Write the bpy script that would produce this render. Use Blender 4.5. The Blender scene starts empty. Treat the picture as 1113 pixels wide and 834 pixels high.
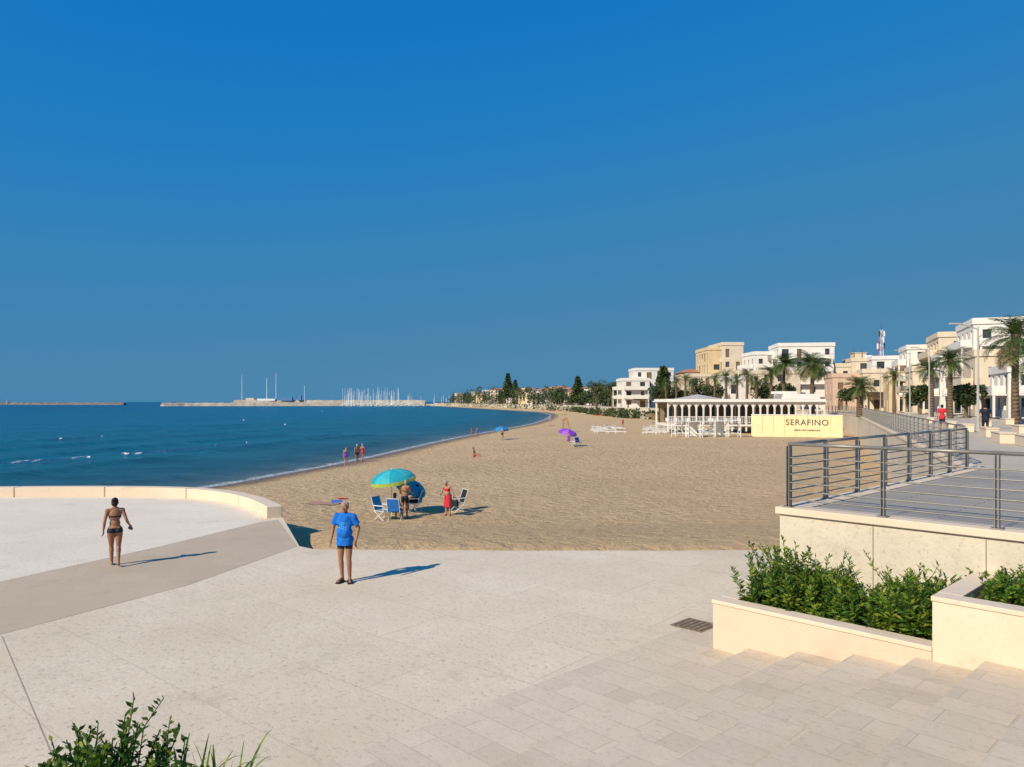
import bpy, bmesh, math, random
import numpy as np
from mathutils import Vector, Matrix
random.seed(7); rng=np.random.default_rng(7)
scene=bpy.context.scene
F=804.0; EYE=3.9; CX=556.5; HY=437.0
WZ=-1.75      # sea level
PZ=2.03       # promenade level
def G(px,py,z=0.0):
    d=F*(EYE-z)/(py-HY); return Vector(((px-CX)/F*d,d,z))
def X(px,d): return (px-CX)/F*d
def Z(py,d): return EYE-(py-HY)/F*d
# ------------------------------------------------------------------ materials
def nodes_of(m):
    m.use_nodes=True; nt=m.node_tree; return nt,nt.nodes,nt.links
def mat(name,col,rough=0.8,var=0.12,scale=2.0,bump=0.0,bscale=20.0,metal=0.0,spec=0.3,col2=None,transl=0.0):
    m=bpy.data.materials.new(name); nt,N,L=nodes_of(m)
    b=N['Principled BSDF']; b.inputs['Roughness'].default_value=rough
    b.inputs['Metallic'].default_value=metal; b.inputs['Specular IOR Level'].default_value=spec
    tc=N.new('ShaderNodeTexCoord'); nz=N.new('ShaderNodeTexNoise'); nz.inputs['Scale'].default_value=scale
    nz.inputs['Detail'].default_value=5; L.new(tc.outputs['Object'],nz.inputs['Vector'])
    cr=N.new('ShaderNodeValToRGB'); L.new(nz.outputs['Fac'],cr.inputs['Fac'])
    a=[max(0,c*(1-var)) for c in col]; c2=col2 if col2 else [min(1,c*(1+var)) for c in col]
    cr.color_ramp.elements[0].position=0.32; cr.color_ramp.elements[1].position=0.68
    cr.color_ramp.elements[0].color=(*a,1); cr.color_ramp.elements[1].color=(*c2,1)
    L.new(cr.outputs['Color'],b.inputs['Base Color'])
    if bump>0:
        n2=N.new('ShaderNodeTexNoise'); n2.inputs['Scale'].default_value=bscale; n2.inputs['Detail'].default_value=6
        L.new(tc.outputs['Object'],n2.inputs['Vector'])
        bp=N.new('ShaderNodeBump'); bp.inputs['Strength'].default_value=bump; bp.inputs['Distance'].default_value=0.02
        L.new(n2.outputs['Fac'],bp.inputs['Height']); L.new(bp.outputs['Normal'],b.inputs['Normal'])
    if transl>0:
        t=N.new('ShaderNodeBsdfTranslucent'); L.new(cr.outputs['Color'],t.inputs['Color'])
        mx=N.new('ShaderNodeMixShader'); mx.inputs[0].default_value=transl
        L.new(b.outputs[0],mx.inputs[1]); L.new(t.outputs[0],mx.inputs[2])
        L.new(mx.outputs[0],N['Material Output'].inputs['Surface'])
    return m
def mixrgb(N,L,fac,a,b,mode='MIX'):
    n=N.new('ShaderNodeMix'); n.data_type='RGBA'; n.blend_type=mode
    for i,v in ((0,fac),(6,a),(7,b)):
        if hasattr(v,'is_linked'): L.new(v,n.inputs[i])
        elif i==0: n.inputs[0].default_value=v
        else: n.inputs[i].default_value=(*v,1)
    return n.outputs[2]
def ramp(N,L,src,p0,p1,c0=(0,0,0),c1=(1,1,1)):
    r=N.new('ShaderNodeValToRGB'); e=r.color_ramp.elements
    e[0].position=p0; e[1].position=p1; e[0].color=(*c0,1); e[1].color=(*c1,1)
    L.new(src,r.inputs['Fac']); return r.outputs['Color']
def noise_n(N,L,vec,scale,detail=4,rough=0.5):
    n=N.new('ShaderNodeTexNoise'); n.inputs['Scale'].default_value=scale; n.inputs['Detail'].default_value=detail
    n.inputs['Roughness'].default_value=rough
    L.new(vec,n.inputs['Vector']); return n.outputs['Fac']

def stone_mat(name,base,dark,pit=0.6,brick=None,rot=0.0,mortar=(0.3,0.25,0.19),mfac=0.5,msize=0.006,bump=0.5,tone=0.9,pscale=14,stain=0.5):
    m=bpy.data.materials.new(name); nt,N,L=nodes_of(m); b=N['Principled BSDF']
    b.inputs['Roughness'].default_value=0.85; b.inputs['Specular IOR Level'].default_value=0.25
    tc=N.new('ShaderNodeTexCoord'); mp=N.new('ShaderNodeMapping'); mp.inputs['Rotation'].default_value=(0,0,rot)
    L.new(tc.outputs['Object'],mp.inputs['Vector']); v=mp.outputs['Vector']
    c=mixrgb(N,L,ramp(N,L,noise_n(N,L,v,0.35,5,0.6),0.35,0.7),base,dark)
    c=mixrgb(N,L,ramp(N,L,noise_n(N,L,v,2.6,6,0.7),0.45,0.75,(0,0,0),(stain,)*3),c,dark)
    sp=noise_n(N,L,v,pscale,6,0.75)
    spm=ramp(N,L,sp,0.55,0.63,(0,0,0),(pit,pit,pit))
    c=mixrgb(N,L,spm,c,[x*0.58 for x in dark])
    c=mixrgb(N,L,ramp(N,L,noise_n(N,L,v,0.9,8,0.75),0.56,0.72,(0,0,0),(.42,.42,.42)),c,[x*0.62 for x in dark])
    h=sp
    if brick:
        bt=N.new('ShaderNodeTexBrick'); bt.inputs['Scale'].default_value=1.0
        bt.inputs['Brick Width'].default_value=brick[0]; bt.inputs['Row Height'].default_value=brick[1]
        bt.inputs['Mortar Size'].default_value=msize; bt.inputs['Mortar Smooth'].default_value=0.2
        bt.inputs['Color1'].default_value=(tone,tone,tone*0.99,1); bt.inputs['Color2'].default_value=(1.0,1.0,1.0,1)
        bt.inputs['Mortar'].default_value=(1,1,1,1); bt.offset=0.5
        L.new(v,bt.inputs['Vector'])
        c=mixrgb(N,L,1.0,c,bt.outputs['Color'],'MULTIPLY')
        f=N.new('ShaderNodeMath'); f.operation='MULTIPLY'; f.inputs[1].default_value=mfac
        L.new(bt.outputs['Fac'],f.inputs[0]); c=mixrgb(N,L,f.outputs[0],c,mortar)
    L.new(c,b.inputs['Base Color'])
    bp=N.new('ShaderNodeBump'); bp.inputs['Strength'].default_value=bump; bp.inputs['Distance'].default_value=0.012; bp.invert=True
    L.new(h,bp.inputs['Height']); L.new(bp.outputs['Normal'],b.inputs['Normal'])
    return m
# ------------------------------------------------------------------ mesh builder
class MB:
    def __init__(s): s.v=[];s.f=[];s.m=[]
    def add(s,vs,fs,mi=0):
        o=len(s.v); s.v+= [tuple(a) for a in vs]; s.f+=[tuple(i+o for i in f) for f in fs]; s.m+=[mi]*len(fs)
    def box(s,cx,cy,cz,sx,sy,sz,mi=0,rot=0.0):
        c,sn=math.cos(rot),math.sin(rot); vs=[]
        for z in (-1,1):
            for x,y in ((-1,-1),(1,-1),(1,1),(-1,1)):
                a,b=x*sx/2,y*sy/2; vs.append((cx+a*c-b*sn,cy+a*sn+b*c,cz+z*sz/2))
        s.add(vs,[(3,2,1,0),(4,5,6,7),(0,1,5,4),(1,2,6,5),(2,3,7,6),(3,0,4,7)],mi)
    def tube(s,p0,p1,r0,r1=None,n=8,mi=0,cap=True):
        r1=r0 if r1 is None else r1
        p0=Vector(p0);p1=Vector(p1);d=(p1-p0)
        if d.length<1e-6: return
        d.normalize(); a=d.orthogonal().normalized(); b=d.cross(a); vs=[]
        for p,r in ((p0,r0),(p1,r1)):
            for i in range(n):
                t=2*math.pi*i/n; vs.append(p+a*(r*math.cos(t))+b*(r*math.sin(t)))
        fs=[(i,(i+1)%n,n+(i+1)%n,n+i) for i in range(n)]
        if cap: fs+= [tuple(range(n-1,-1,-1)),tuple(range(n,2*n))]
        s.add(vs,fs,mi)
    def capsule(s,p0,p1,r0,r1,n=14,mi=0):
        p0=Vector(p0);p1=Vector(p1);d=p1-p0
        if d.length<1e-6: d=Vector((0,0,1e-4))
        d=d.normalized(); a=d.orthogonal().normalized(); b=d.cross(a)
        rings=[]
        for k in (-60,-30,0): rings.append((p0+d*(r0*math.sin(math.radians(k))),r0*math.cos(math.radians(k))))
        for k in (0,30,60): rings.append((p1+d*(r1*math.sin(math.radians(k))),r1*math.cos(math.radians(k))))
        vs=[p0-d*r0]
        for c,r in rings:
            for i in range(n):
                t=2*math.pi*i/n; vs.append(c+a*(r*math.cos(t))+b*(r*math.sin(t)))
        vs.append(p1+d*r1); fs=[]
        for i in range(n): fs.append((0,1+(i+1)%n,1+i))
        for k in range(len(rings)-1):
            for i in range(n):
                q=1+k*n; fs.append((q+i,q+(i+1)%n,q+n+(i+1)%n,q+n+i))
        q=1+(len(rings)-1)*n; e=len(vs)-1
        for i in range(n): fs.append((q+i,q+(i+1)%n,e))
        s.add(vs,fs,mi)
    def ell(s,c,r,R=None,nu=18,nv=12,mi=0):
        c=Vector(c); vs=[];fs=[]
        def P(x,y,z):
            p=Vector((x*r[0],y*r[1],z*r[2])); 
            if R is not None: p=R@p
            return c+p
        vs.append(P(0,0,-1))
        for j in range(1,nv):
            t=math.pi*j/nv
            for i in range(nu):
                u=2*math.pi*i/nu; vs.append(P(math.sin(t)*math.cos(u),math.sin(t)*math.sin(u),-math.cos(t)))
        vs.append(P(0,0,1)); e=len(vs)-1
        for i in range(nu): fs.append((0,1+(i+1)%nu,1+i))
        for j in range(nv-2):
            for i in range(nu):
                q=1+j*nu; fs.append((q+i,q+(i+1)%nu,q+nu+(i+1)%nu,q+nu+i))
        q=1+(nv-2)*nu
        for i in range(nu): fs.append((q+i,q+(i+1)%nu,e))
        s.add(vs,fs,mi)
    def prism(s,poly,z0,z1,mi=0,ms=None):
        n=len(poly); vs=[(p[0],p[1],z0) for p in poly]+[(p[0],p[1],z1) for p in poly]
        s.add(vs,[tuple(range(n,2*n))],mi); o=len(s.v)-2*n
        for i in range(n):
            s.f.append((o+i,o+(i+1)%n,o+n+(i+1)%n,o+n+i)); s.m.append(mi if ms is None else ms)
    def mesh(s,name,mats):
        me=bpy.data.meshes.new(name); me.from_pydata(s.v,[],s.f); 
        for m in mats: me.materials.append(m)
        me.polygons.foreach_set('material_index',s.m); me.update(); return me
    def obj(s,name,mats,parent=None,smooth=False,bevel=0,mw=None):
        me=s.mesh(name,mats); o=bpy.data.objects.new(name,me); scene.collection.objects.link(o)
        if smooth: me.polygons.foreach_set('use_smooth',[True]*len(me.polygons))
        if parent: o.parent=parent
        if mw is not None: o.matrix_world=mw
        if bevel:
            b=o.modifiers.new('bevel','BEVEL'); b.width=bevel; b.segments=2; b.limit_method='ANGLE'
        return o
def empty(name,loc=(0,0,0),rz=0.0,sc=1.0):
    e=bpy.data.objects.new(name,None); e.empty_display_size=0.3; scene.collection.objects.link(e)
    e.location=loc; e.rotation_euler=(0,0,rz); e.scale=(sc,sc,sc); return e
def quads_obj(name,V,mi,mats,parent=None):
    n=len(V)//4; me=bpy.data.meshes.new(name)
    me.vertices.add(len(V)); me.vertices.foreach_set('co',np.asarray(V,dtype=np.float32).ravel())
    me.loops.add(4*n); me.loops.foreach_set('vertex_index',np.arange(4*n,dtype=np.int32))
    me.polygons.add(n); me.polygons.foreach_set('loop_start',np.arange(0,4*n,4,dtype=np.int32))
    try: me.polygons.foreach_set('loop_total',np.full(n,4,dtype=np.int32))
    except Exception: pass
    for m in mats: me.materials.append(m)
    me.polygons.foreach_set('material_index',np.asarray(mi,dtype=np.int32)); me.update(calc_edges=True); me.validate()
    o=bpy.data.objects.new(name,me); scene.collection.objects.link(o)
    if parent: o.parent=parent
    return o
def leafquads(P,D,Ln,W,droop=0.1):
    n=len(P); P=np.asarray(P);D=np.asarray(D); D=D/np.linalg.norm(D,axis=1,keepdims=True)
    r=rng.normal(size=(n,3)); S=np.cross(D,r); S/=np.linalg.norm(S,axis=1,keepdims=True)+1e-9
    Ln=np.asarray(Ln).reshape(-1,1); W=np.asarray(W).reshape(-1,1)
    V=np.empty((n,4,3)); up=np.array([0,0,1.0])
    V[:,0]=P; V[:,1]=P+D*Ln*0.45+S*W/2; V[:,2]=P+D*Ln-up*Ln*droop; V[:,3]=P+D*Ln*0.45-S*W/2
    return V.reshape(-1,3)
# ------------------------------------------------------------------ world / sun / camera
el=math.radians(34); sdir=Vector((-math.cos(el)*0.72,-math.cos(el)*0.69,math.sin(el))).normalized()
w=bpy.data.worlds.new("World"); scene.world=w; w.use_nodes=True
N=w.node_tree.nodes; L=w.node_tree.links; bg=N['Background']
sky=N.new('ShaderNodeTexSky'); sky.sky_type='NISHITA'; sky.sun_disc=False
sky.sun_elevation=el; sky.sun_rotation=math.atan2(sdir.x,sdir.y)
sky.air_density=1.0; sky.dust_density=0.15; sky.ozone_density=1.0; sky.altitude=0
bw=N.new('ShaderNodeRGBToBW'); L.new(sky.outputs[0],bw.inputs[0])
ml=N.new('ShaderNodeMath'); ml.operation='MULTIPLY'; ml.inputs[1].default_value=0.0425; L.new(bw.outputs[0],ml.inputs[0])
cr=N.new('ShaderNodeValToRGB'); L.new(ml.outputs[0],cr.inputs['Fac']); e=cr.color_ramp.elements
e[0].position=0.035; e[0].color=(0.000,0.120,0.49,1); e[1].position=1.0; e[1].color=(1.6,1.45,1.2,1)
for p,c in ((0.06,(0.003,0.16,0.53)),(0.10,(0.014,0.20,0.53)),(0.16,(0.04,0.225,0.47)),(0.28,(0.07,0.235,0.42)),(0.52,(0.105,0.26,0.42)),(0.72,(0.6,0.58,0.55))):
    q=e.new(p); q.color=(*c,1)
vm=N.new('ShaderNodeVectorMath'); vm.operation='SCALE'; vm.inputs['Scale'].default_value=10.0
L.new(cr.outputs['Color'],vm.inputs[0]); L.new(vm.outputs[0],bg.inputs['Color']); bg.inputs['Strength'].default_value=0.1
sun=bpy.data.lights.new('sun','SUN'); sun.energy=5.0; sun.angle=math.radians(0.5); sun.color=(1.0,0.90,0.73)
so=bpy.data.objects.new('sun',sun); scene.collection.objects.link(so); so.rotation_euler=sdir.to_track_quat('Z','Y').to_euler()
so.location=(-30,-30,40)
cam=bpy.data.cameras.new('camera'); co=bpy.data.objects.new('camera',cam); scene.collection.objects.link(co)
co.location=(0,0,EYE); co.rotation_euler=(math.radians(90),0,0)
cam.sensor_width=36; cam.lens=36*F/1113; cam.shift_y=20/1113; cam.clip_start=0.1; cam.clip_end=80000
scene.camera=co
scene.view_settings.view_transform='Standard'; scene.view_settings.look='None'; scene.view_settings.exposure=0
# ------------------------------------------------------------------ common materials
M={}
M['white']=mat('white_plaster',(0.78,0.73,0.66),0.8,0.06,0.6)
M['cream']=mat('cream_plaster',(0.70,0.58,0.43),0.85,0.08,0.6)
M['yellow']=mat('ochre_plaster',(0.66,0.50,0.30),0.85,0.1,0.5)
M['pink']=mat('pink_plaster',(0.62,0.43,0.32),0.85,0.1,0.5)
M['grey']=mat('grey_plaster',(0.45,0.42,0.38),0.85,0.1,0.5)
M['glass']=mat('window_glass',(0.04,0.05,0.06),0.15,0.3,1.0,spec=0.6)
M['shutter']=mat('window_shutter',(0.20,0.13,0.08),0.6,0.2,3)
M['tile']=mat('terracotta_tile',(0.40,0.20,0.12),0.8,0.2,2)
M['steel']=mat('galvanised_steel',(0.29,0.265,0.23),0.45,0.1,6,metal=0.4,spec=0.5)
M['dark']=mat('dark_metal',(0.06,0.06,0.065),0.5,0.2,4)
M['bark']=mat('palm_bark',(0.16,0.11,0.07),0.9,0.35,9,0.8,14)
M['wood']=mat('weathered_wood',(0.28,0.19,0.12),0.8,0.25,5)
M['paint']=mat('white_paint',(0.80,0.80,0.78),0.5,0.04,2)
M['red']=mat('red_fabric',(0.55,0.03,0.04),0.8,0.15,8)
M['blue']=mat('blue_fabric',(0.02,0.16,0.55),0.8,0.15,8)
M['turq']=mat('turquoise_fabric',(0.02,0.42,0.52),0.7,0.1,6,transl=0.25)
M['turqL']=mat('pale_turquoise_fabric',(0.06,0.52,0.60),0.7,0.1,6,transl=0.25)
M['yel']=mat('lime_yellow_fabric',(0.50,0.62,0.10),0.7,0.1,6,transl=0.25)
M['purple']=mat('purple_fabric',(0.22,0.05,0.50),0.7,0.1,6)
M['orange']=mat('orange_plastic',(0.65,0.14,0.03),0.4,0.1,4)
M['black']=mat('black_fabric',(0.018,0.018,0.022),0.7,0.2,10)
M['skin']=mat('tanned_skin',(0.33,0.155,0.085),0.5,0.08,12,spec=0.35)
M['skin2']=mat('light_tan_skin',(0.45,0.25,0.16),0.5,0.08,12,spec=0.35)
M['hairD']=mat('dark_hair',(0.012,0.009,0.008),0.5,0.3,60,0.6,90)
M['hairG']=mat('grey_hair',(0.42,0.41,0.40),0.6,0.3,60,0.6,90)
M['thatch']=mat('straw_thatch',(0.22,0.14,0.07),0.9,0.3,12,0.6,30)
leafA=mat('leaf_mid_green',(0.10,0.19,0.022),0.45,0.25,3,transl=0.35)
leafB=mat('leaf_dark_green',(0.035,0.09,0.012),0.5,0.25,3,transl=0.25)
leafC=mat('leaf_yellow_green',(0.25,0.31,0.035),0.45,0.2,3,transl=0.4)
GREEN=[leafA,leafB,leafC]
palmA=mat('palm_leaf',(0.055,0.10,0.022),0.5,0.25,1,transl=0.2)
palmB=mat('palm_leaf_light',(0.13,0.17,0.04),0.5,0.2,1,transl=0.25)
palmC=mat('palm_leaf_dry',(0.20,0.15,0.07),0.7,0.2,1)
treeA=mat('tree_foliage_dark',(0.032,0.055,0.018),0.7,0.3,0.3)
treeB=mat('tree_foliage',(0.075,0.105,0.03),0.7,0.3,0.3)
# ------------------------------------------------------------------ shoreline & terrain
shore=[(-3000,-500),(-400,-20),(-90,18),(-48,27),(-32,33),(-25,39),(-22,44)]
for a,b in ((240,528),(300,517),(355,507),(400,498),(435,490),(470,482),(500,475.5),(530,470),(552,466),(570,463),(583,460),(592,457),(598,454),(600,451),(590,448.7),(560,446.7),(520,444.2)):
    p=G(a,b,WZ); shore.append((p.x,p.y))
shore+=[(-100,980),(-150,1250),(-260,1500),(-200,2100),(400,3500),(4000,12000),(30000,40000)]
landpoly=shore+[(60000,40000),(60000,-60000),(-3000,-60000)]
def sdist(Xa,Ya):
    Xa=np.asarray(Xa,float);Ya=np.asarray(Ya,float); D=np.full(Xa.shape,1e12)
    for (x0,y0),(x1,y1) in zip(shore[:-1],shore[1:]):
        dx,dy=x1-x0,y1-y0; t=np.clip(((Xa-x0)*dx+(Ya-y0)*dy)/(dx*dx+dy*dy),0,1)
        D=np.minimum(D,(Xa-x0-t*dx)**2+(Ya-y0-t*dy)**2)
    inside=np.zeros(Xa.shape,bool); n=len(landpoly)
    for i in range(n):
        x0,y0=landpoly[i];x1,y1=landpoly[(i+1)%n]
        c=((y0>Ya)!=(y1>Ya)); 
        xx=(x1-x0)*(Ya-y0)/((y1-y0) if y1!=y0 else 1e-9)+x0
        inside^=(c&(Xa<xx))
    return np.where(inside,1,-1)*np.sqrt(D)
def sm(a,b,x):
    t=np.clip((x-a)/(b-a),0,1); return t*t*(3-2*t)
def wob(x,y,f):
    return (np.sin(x*f*1.3+y*f*0.7+1.3)+np.sin(x*f*0.6-y*f*1.7+4.1)+np.sin(x*f*2.1+y*f*1.9+.4)*.6+np.sin(-x*f*2.9+y*f*3.1)*.4)/3
def terr(Xa,Ya,S=None):
    Xa=np.asarray(Xa,float);Ya=np.asarray(Ya,float)
    S=sdist(Xa,Ya) if S is None else S
    z=np.where(S>0,WZ+0.72*(1-np.exp(-np.maximum(S,0)/9))+0.45*sm(22,75,S),WZ+np.maximum(S*0.07,-4))
    amp=np.clip((S-2)/8,0,1)
    z=z+amp*(0.045*wob(Xa,Ya,1.1)+0.022*wob(Xa+7,Ya,3.1)+0.06*wob(Xa,Ya,.23))
    wgt=sm(31,20.2,Ya)*sm(-7.0,-4.0,Xa+0.35*(Ya-20))
    z=z*(1-wgt)+wgt*(0.03+0.015*wob(Xa,Ya,2.3))
    z=z-0.5*sm(19.9,18.6,Ya+0.30*wob(Xa,Ya,.9)+0.14*wob(Xa,Ya,3.9))
    return z
def sandz(x,y): return float(terr(np.array([x]),np.array([y]))[0])
def GS(px,py):
    z=-0.9
    for _ in range(14):
        p=G(px,py,z); z=0.5*z+0.5*sandz(p.x,p.y)
    p=G(px,py,z); return Vector((p.x,p.y,sandz(p.x,p.y)))
def polar(name,d0,d1,rows,cols,tmax,zf,mats,smooth=True):
    d=d0*np.exp(np.linspace(0,math.log(d1/d0),rows)); t=np.linspace(-tmax,tmax,cols)
    Dg,Tg=np.meshgrid(d,t,indexing='ij'); Xg=Dg*Tg; Yg=Dg
    Xf=Xg.ravel();Yf=Yg.ravel(); S=sdist(Xf,Yf); Zf=zf(Xf,Yf,S)
    me=bpy.data.meshes.new(name); n=rows*cols; me.vertices.add(n)
    me.vertices.foreach_set('co',np.stack([Xf,Yf,Zf],1).astype(np.float32).ravel())
    idx=np.arange(n).reshape(rows,cols)
    q=np.stack([idx[:-1,:-1],idx[:-1,1:],idx[1:,1:],idx[1:,:-1]],-1).reshape(-1,4).astype(np.int32)
    me.loops.add(q.size); me.loops.foreach_set('vertex_index',q.ravel())
    me.polygons.add(len(q)); me.polygons.foreach_set('loop_start',np.arange(0,q.size,4,dtype=np.int32))
    try: me.polygons.foreach_set('loop_total',np.full(len(q),4,dtype=np.int32))
    except Exception: pass
    me.polygons.foreach_set('use_smooth',np.ones(len(q),dtype=bool))
    me.update(calc_edges=True)
    at=me.attributes.new('shore','FLOAT','POINT'); at.data.foreach_set('value',S.astype(np.float32))
    for m in mats: me.materials.append(m)
    o=bpy.data.objects.new(name,me); scene.collection.objects.link(o); return o
# sand material
m=bpy.data.materials.new('beach_sand'); nt,N,L=nodes_of(m); b=N['Principled BSDF']; tc=N.new('ShaderNodeTexCoord'); v=tc.outputs['Object']
at=N.new('ShaderNodeAttribute'); at.attribute_name='shore'
c=mixrgb(N,L,ramp(N,L,noise_n(N,L,v,0.12,5,.6),0.35,0.65),(0.73,0.51,0.285),(0.65,0.445,0.24))
c=mixrgb(N,L,ramp(N,L,noise_n(N,L,v,1.6,6,.7),0.4,0.7,(0,0,0),(.6,.6,.6)),c,(0.56,0.375,0.195))
c=mixrgb(N,L,ramp(N,L,noise_n(N,L,v,5.5,4,.7),0.54,0.66,(0,0,0),(.5,.5,.5)),c,(0.38,0.245,0.125))
ad=N.new('ShaderNodeMath'); ad.operation='MULTIPLY_ADD'; ad.inputs[1].default_value=2.5; L.new(noise_n(N,L,v,0.25,3),ad.inputs[0]); L.new(at.outputs['Fac'],ad.inputs[2])
mr=N.new('ShaderNodeMapRange'); mr.inputs['From Min'].default_value=2.6; mr.inputs['From Max'].default_value=5.0; L.new(ad.outputs[0],mr.inputs['Value'])
c=mixrgb(N,L,mr.outputs[0],(0.24,0.16,0.095),c); L.new(c,b.inputs['Base Color'])
mr2=N.new('ShaderNodeMapRange'); mr2.inputs['From Min'].default_value=2.2; mr2.inputs['From Max'].default_value=4.0; mr2.inputs['To Min'].default_value=0.35; mr2.inputs['To Max'].default_value=0.95
L.new(ad.outputs[0],mr2.inputs['Value']); L.new(mr2.outputs[0],b.inputs['Roughness']); b.inputs['Specular IOR Level'].default_value=0.2
wv=N.new('ShaderNodeTexNoise'); wv.inputs['Scale'].default_value=1.2; L.new(v,wv.inputs['Vector'])
va=N.new('ShaderNodeVectorMath'); va.operation='ADD'; L.new(v,va.inputs[0]); L.new(wv.outputs['Color'],va.inputs[1])
vo=N.new('ShaderNodeTexVoronoi'); vo.inputs['Scale'].default_value=1.9; vo.feature='SMOOTH_F1'; vo.inputs['Smoothness'].default_value=.6; L.new(va.outputs[0],vo.inputs['Vector'])
n1=noise_n(N,L,v,4.0,6,.74); s1=N.new('ShaderNodeMath'); s1.operation='MULTIPLY_ADD'; s1.inputs[1].default_value=1.5; L.new(n1,s1.inputs[0]); L.new(vo.outputs['Distance'],s1.inputs[2])
bp=N.new('ShaderNodeBump'); bp.inputs['Strength'].default_value=0.85; bp.inputs['Distance'].default_value=0.19; L.new(s1.outputs[0],bp.inputs['Height']); L.new(bp.outputs['Normal'],b.inputs['Normal'])
SAND=m
polar('sandy_beach_ground',11,45000,430,420,2.2,lambda x,y,S:terr(x,y,S),[SAND])
# water
m=bpy.data.materials.new('sea_water'); nt,N,L=nodes_of(m); b=N['Principled BSDF']; tc=N.new('ShaderNodeTexCoord'); v=tc.outputs['Object']
at=N.new('ShaderNodeAttribute'); at.attribute_name='shore'
mr=N.new('ShaderNodeMapRange'); mr.inputs['From Min'].default_value=0; mr.inputs['From Max'].default_value=-400; L.new(at.outputs['Fac'],mr.inputs['Value'])
cr=N.new('ShaderNodeValToRGB'); L.new(mr.outputs[0],cr.inputs['Fac']); e=cr.color_ramp.elements
e[0].position=0; e[0].color=(0.20,0.18,0.13,1); e[1].position=1; e[1].color=(0.0015,0.075,0.17,1)
for p,cc in ((0.006,(0.07,0.12,0.11)),(0.02,(0.02,0.09,0.11)),(0.06,(0.008,0.115,0.155)),(0.3,(0.004,0.115,0.19))):
    q=e.new(p); q.color=(*cc,1)
mpg=N.new('ShaderNodeMapping'); mpg.inputs['Scale'].default_value=(0.25,1.0,1); mpg.inputs['Rotation'].default_value=(0,0,0.35); L.new(v,mpg.inputs['Vector'])
pat=ramp(N,L,noise_n(N,L,mpg.outputs[0],0.12,6,.65),0.3,0.7,(0.66,0.66,0.68),(1.3,1.22,1.15))
c=mixrgb(N,L,1.0,cr.outputs['Color'],pat,'MULTIPLY')
pat2=ramp(N,L,noise_n(N,L,mpg.outputs[0],0.8,6,.7),0.38,0.62,(0.72,0.74,0.76),(1.22,1.2,1.18))
c=mixrgb(N,L,1.0,c,pat2,'MULTIPLY')
fm=N.new('ShaderNodeMath'); fm.operation='MULTIPLY_ADD'; fm.inputs[1].default_value=2.2; L.new(noise_n(N,L,v,0.6,4),fm.inputs[0]); L.new(at.outputs['Fac'],fm.inputs[2])
fr=N.new('ShaderNodeMapRange'); fr.inputs['From Min'].default_value=0.10; fr.inputs['From Max'].default_value=0.6; L.new(fm.outputs[0],fr.inputs['Value'])
fb=ramp(N,L,noise_n(N,L,v,4,4,.7),0.4,0.55); ff=N.new('ShaderNodeMath'); ff.operation='MULTIPLY'; L.new(fr.outputs[0],ff.inputs[0]); L.new(fb,ff.inputs[1])
c=mixrgb(N,L,ff.outputs[0],c,(0.7,0.7,0.68)); L.new(c,b.inputs['Base Color'])
b.inputs['Roughness'].default_value=0.25; b.inputs['Specular IOR Level'].default_value=0.25
nA=noise_n(N,L,mpg.outputs[0],1.3,7,.65); nB=noise_n(N,L,mpg.outputs[0],0.18,4,.6)
s1=N.new('ShaderNodeMath'); s1.operation='MULTIPLY_ADD'; s1.inputs[1].default_value=3.0; L.new(nB,s1.inputs[0]); L.new(nA,s1.inputs[2])
bp=N.new('ShaderNodeBump'); bp.inputs['Strength'].default_value=0.9; bp.inputs['Distance'].default_value=0.5; L.new(s1.outputs[0],bp.inputs['Height']); L.new(bp.outputs['Normal'],b.inputs['Normal'])
def waterz(x,y,S):
    a=sm(0,-8,S)*sm(-200,-20,S); ph=S+2.2*wob(x,y,0.05)+0.5*wob(x,y,.3)
    ridge=np.exp(-((np.mod(ph,13.0)-6.5)/1.1)**2)
    lo=sm(-0.4,0.4,wob(x,y,.045))
    return WZ+a*(0.34*ridge*lo+0.04*wob(x,y,.9))
polar('sea_water',24,60000,460,520,2.2,waterz,[m])
foamM=mat('sea_foam',(0.62,0.67,0.69),0.8,0.18,3)
fmb=MB()
for (pa,pb,thin) in (((-60,509),(40,504),.7),((30,504.5),(102,499),.9),((128,496),(178,493.5),.5),((182,493),(226,487.5),.6),((230,486.5),(268,483),.3),((60,478.5),(110,476),.2),((330,478),(372,473),.2)):
    A=G(*pa,WZ);B=G(*pb,WZ); n=90; row=[]
    for i in range(n+1):
        t=i/n; p=A.lerp(B,t); k=math.sin(math.pi*t)**0.6
        wd=thin*k*max(0.0,(0.25+0.5*random.random())*(0.25+0.75*math.sin(t*23+pa[0]))+0.10)
        yy=p.y+0.9*math.sin(t*5+pa[0])+0.25*math.sin(t*17)
        row.append((p.x,yy-wd,WZ+0.16)); row.append((p.x,yy+wd*0.6,WZ+0.32))
    fmb.add(row,[(2*i,2*i+2,2*i+3,2*i+1) for i in range(n)])
fmb.obj('breaking_wave_foam',[foamM])
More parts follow.
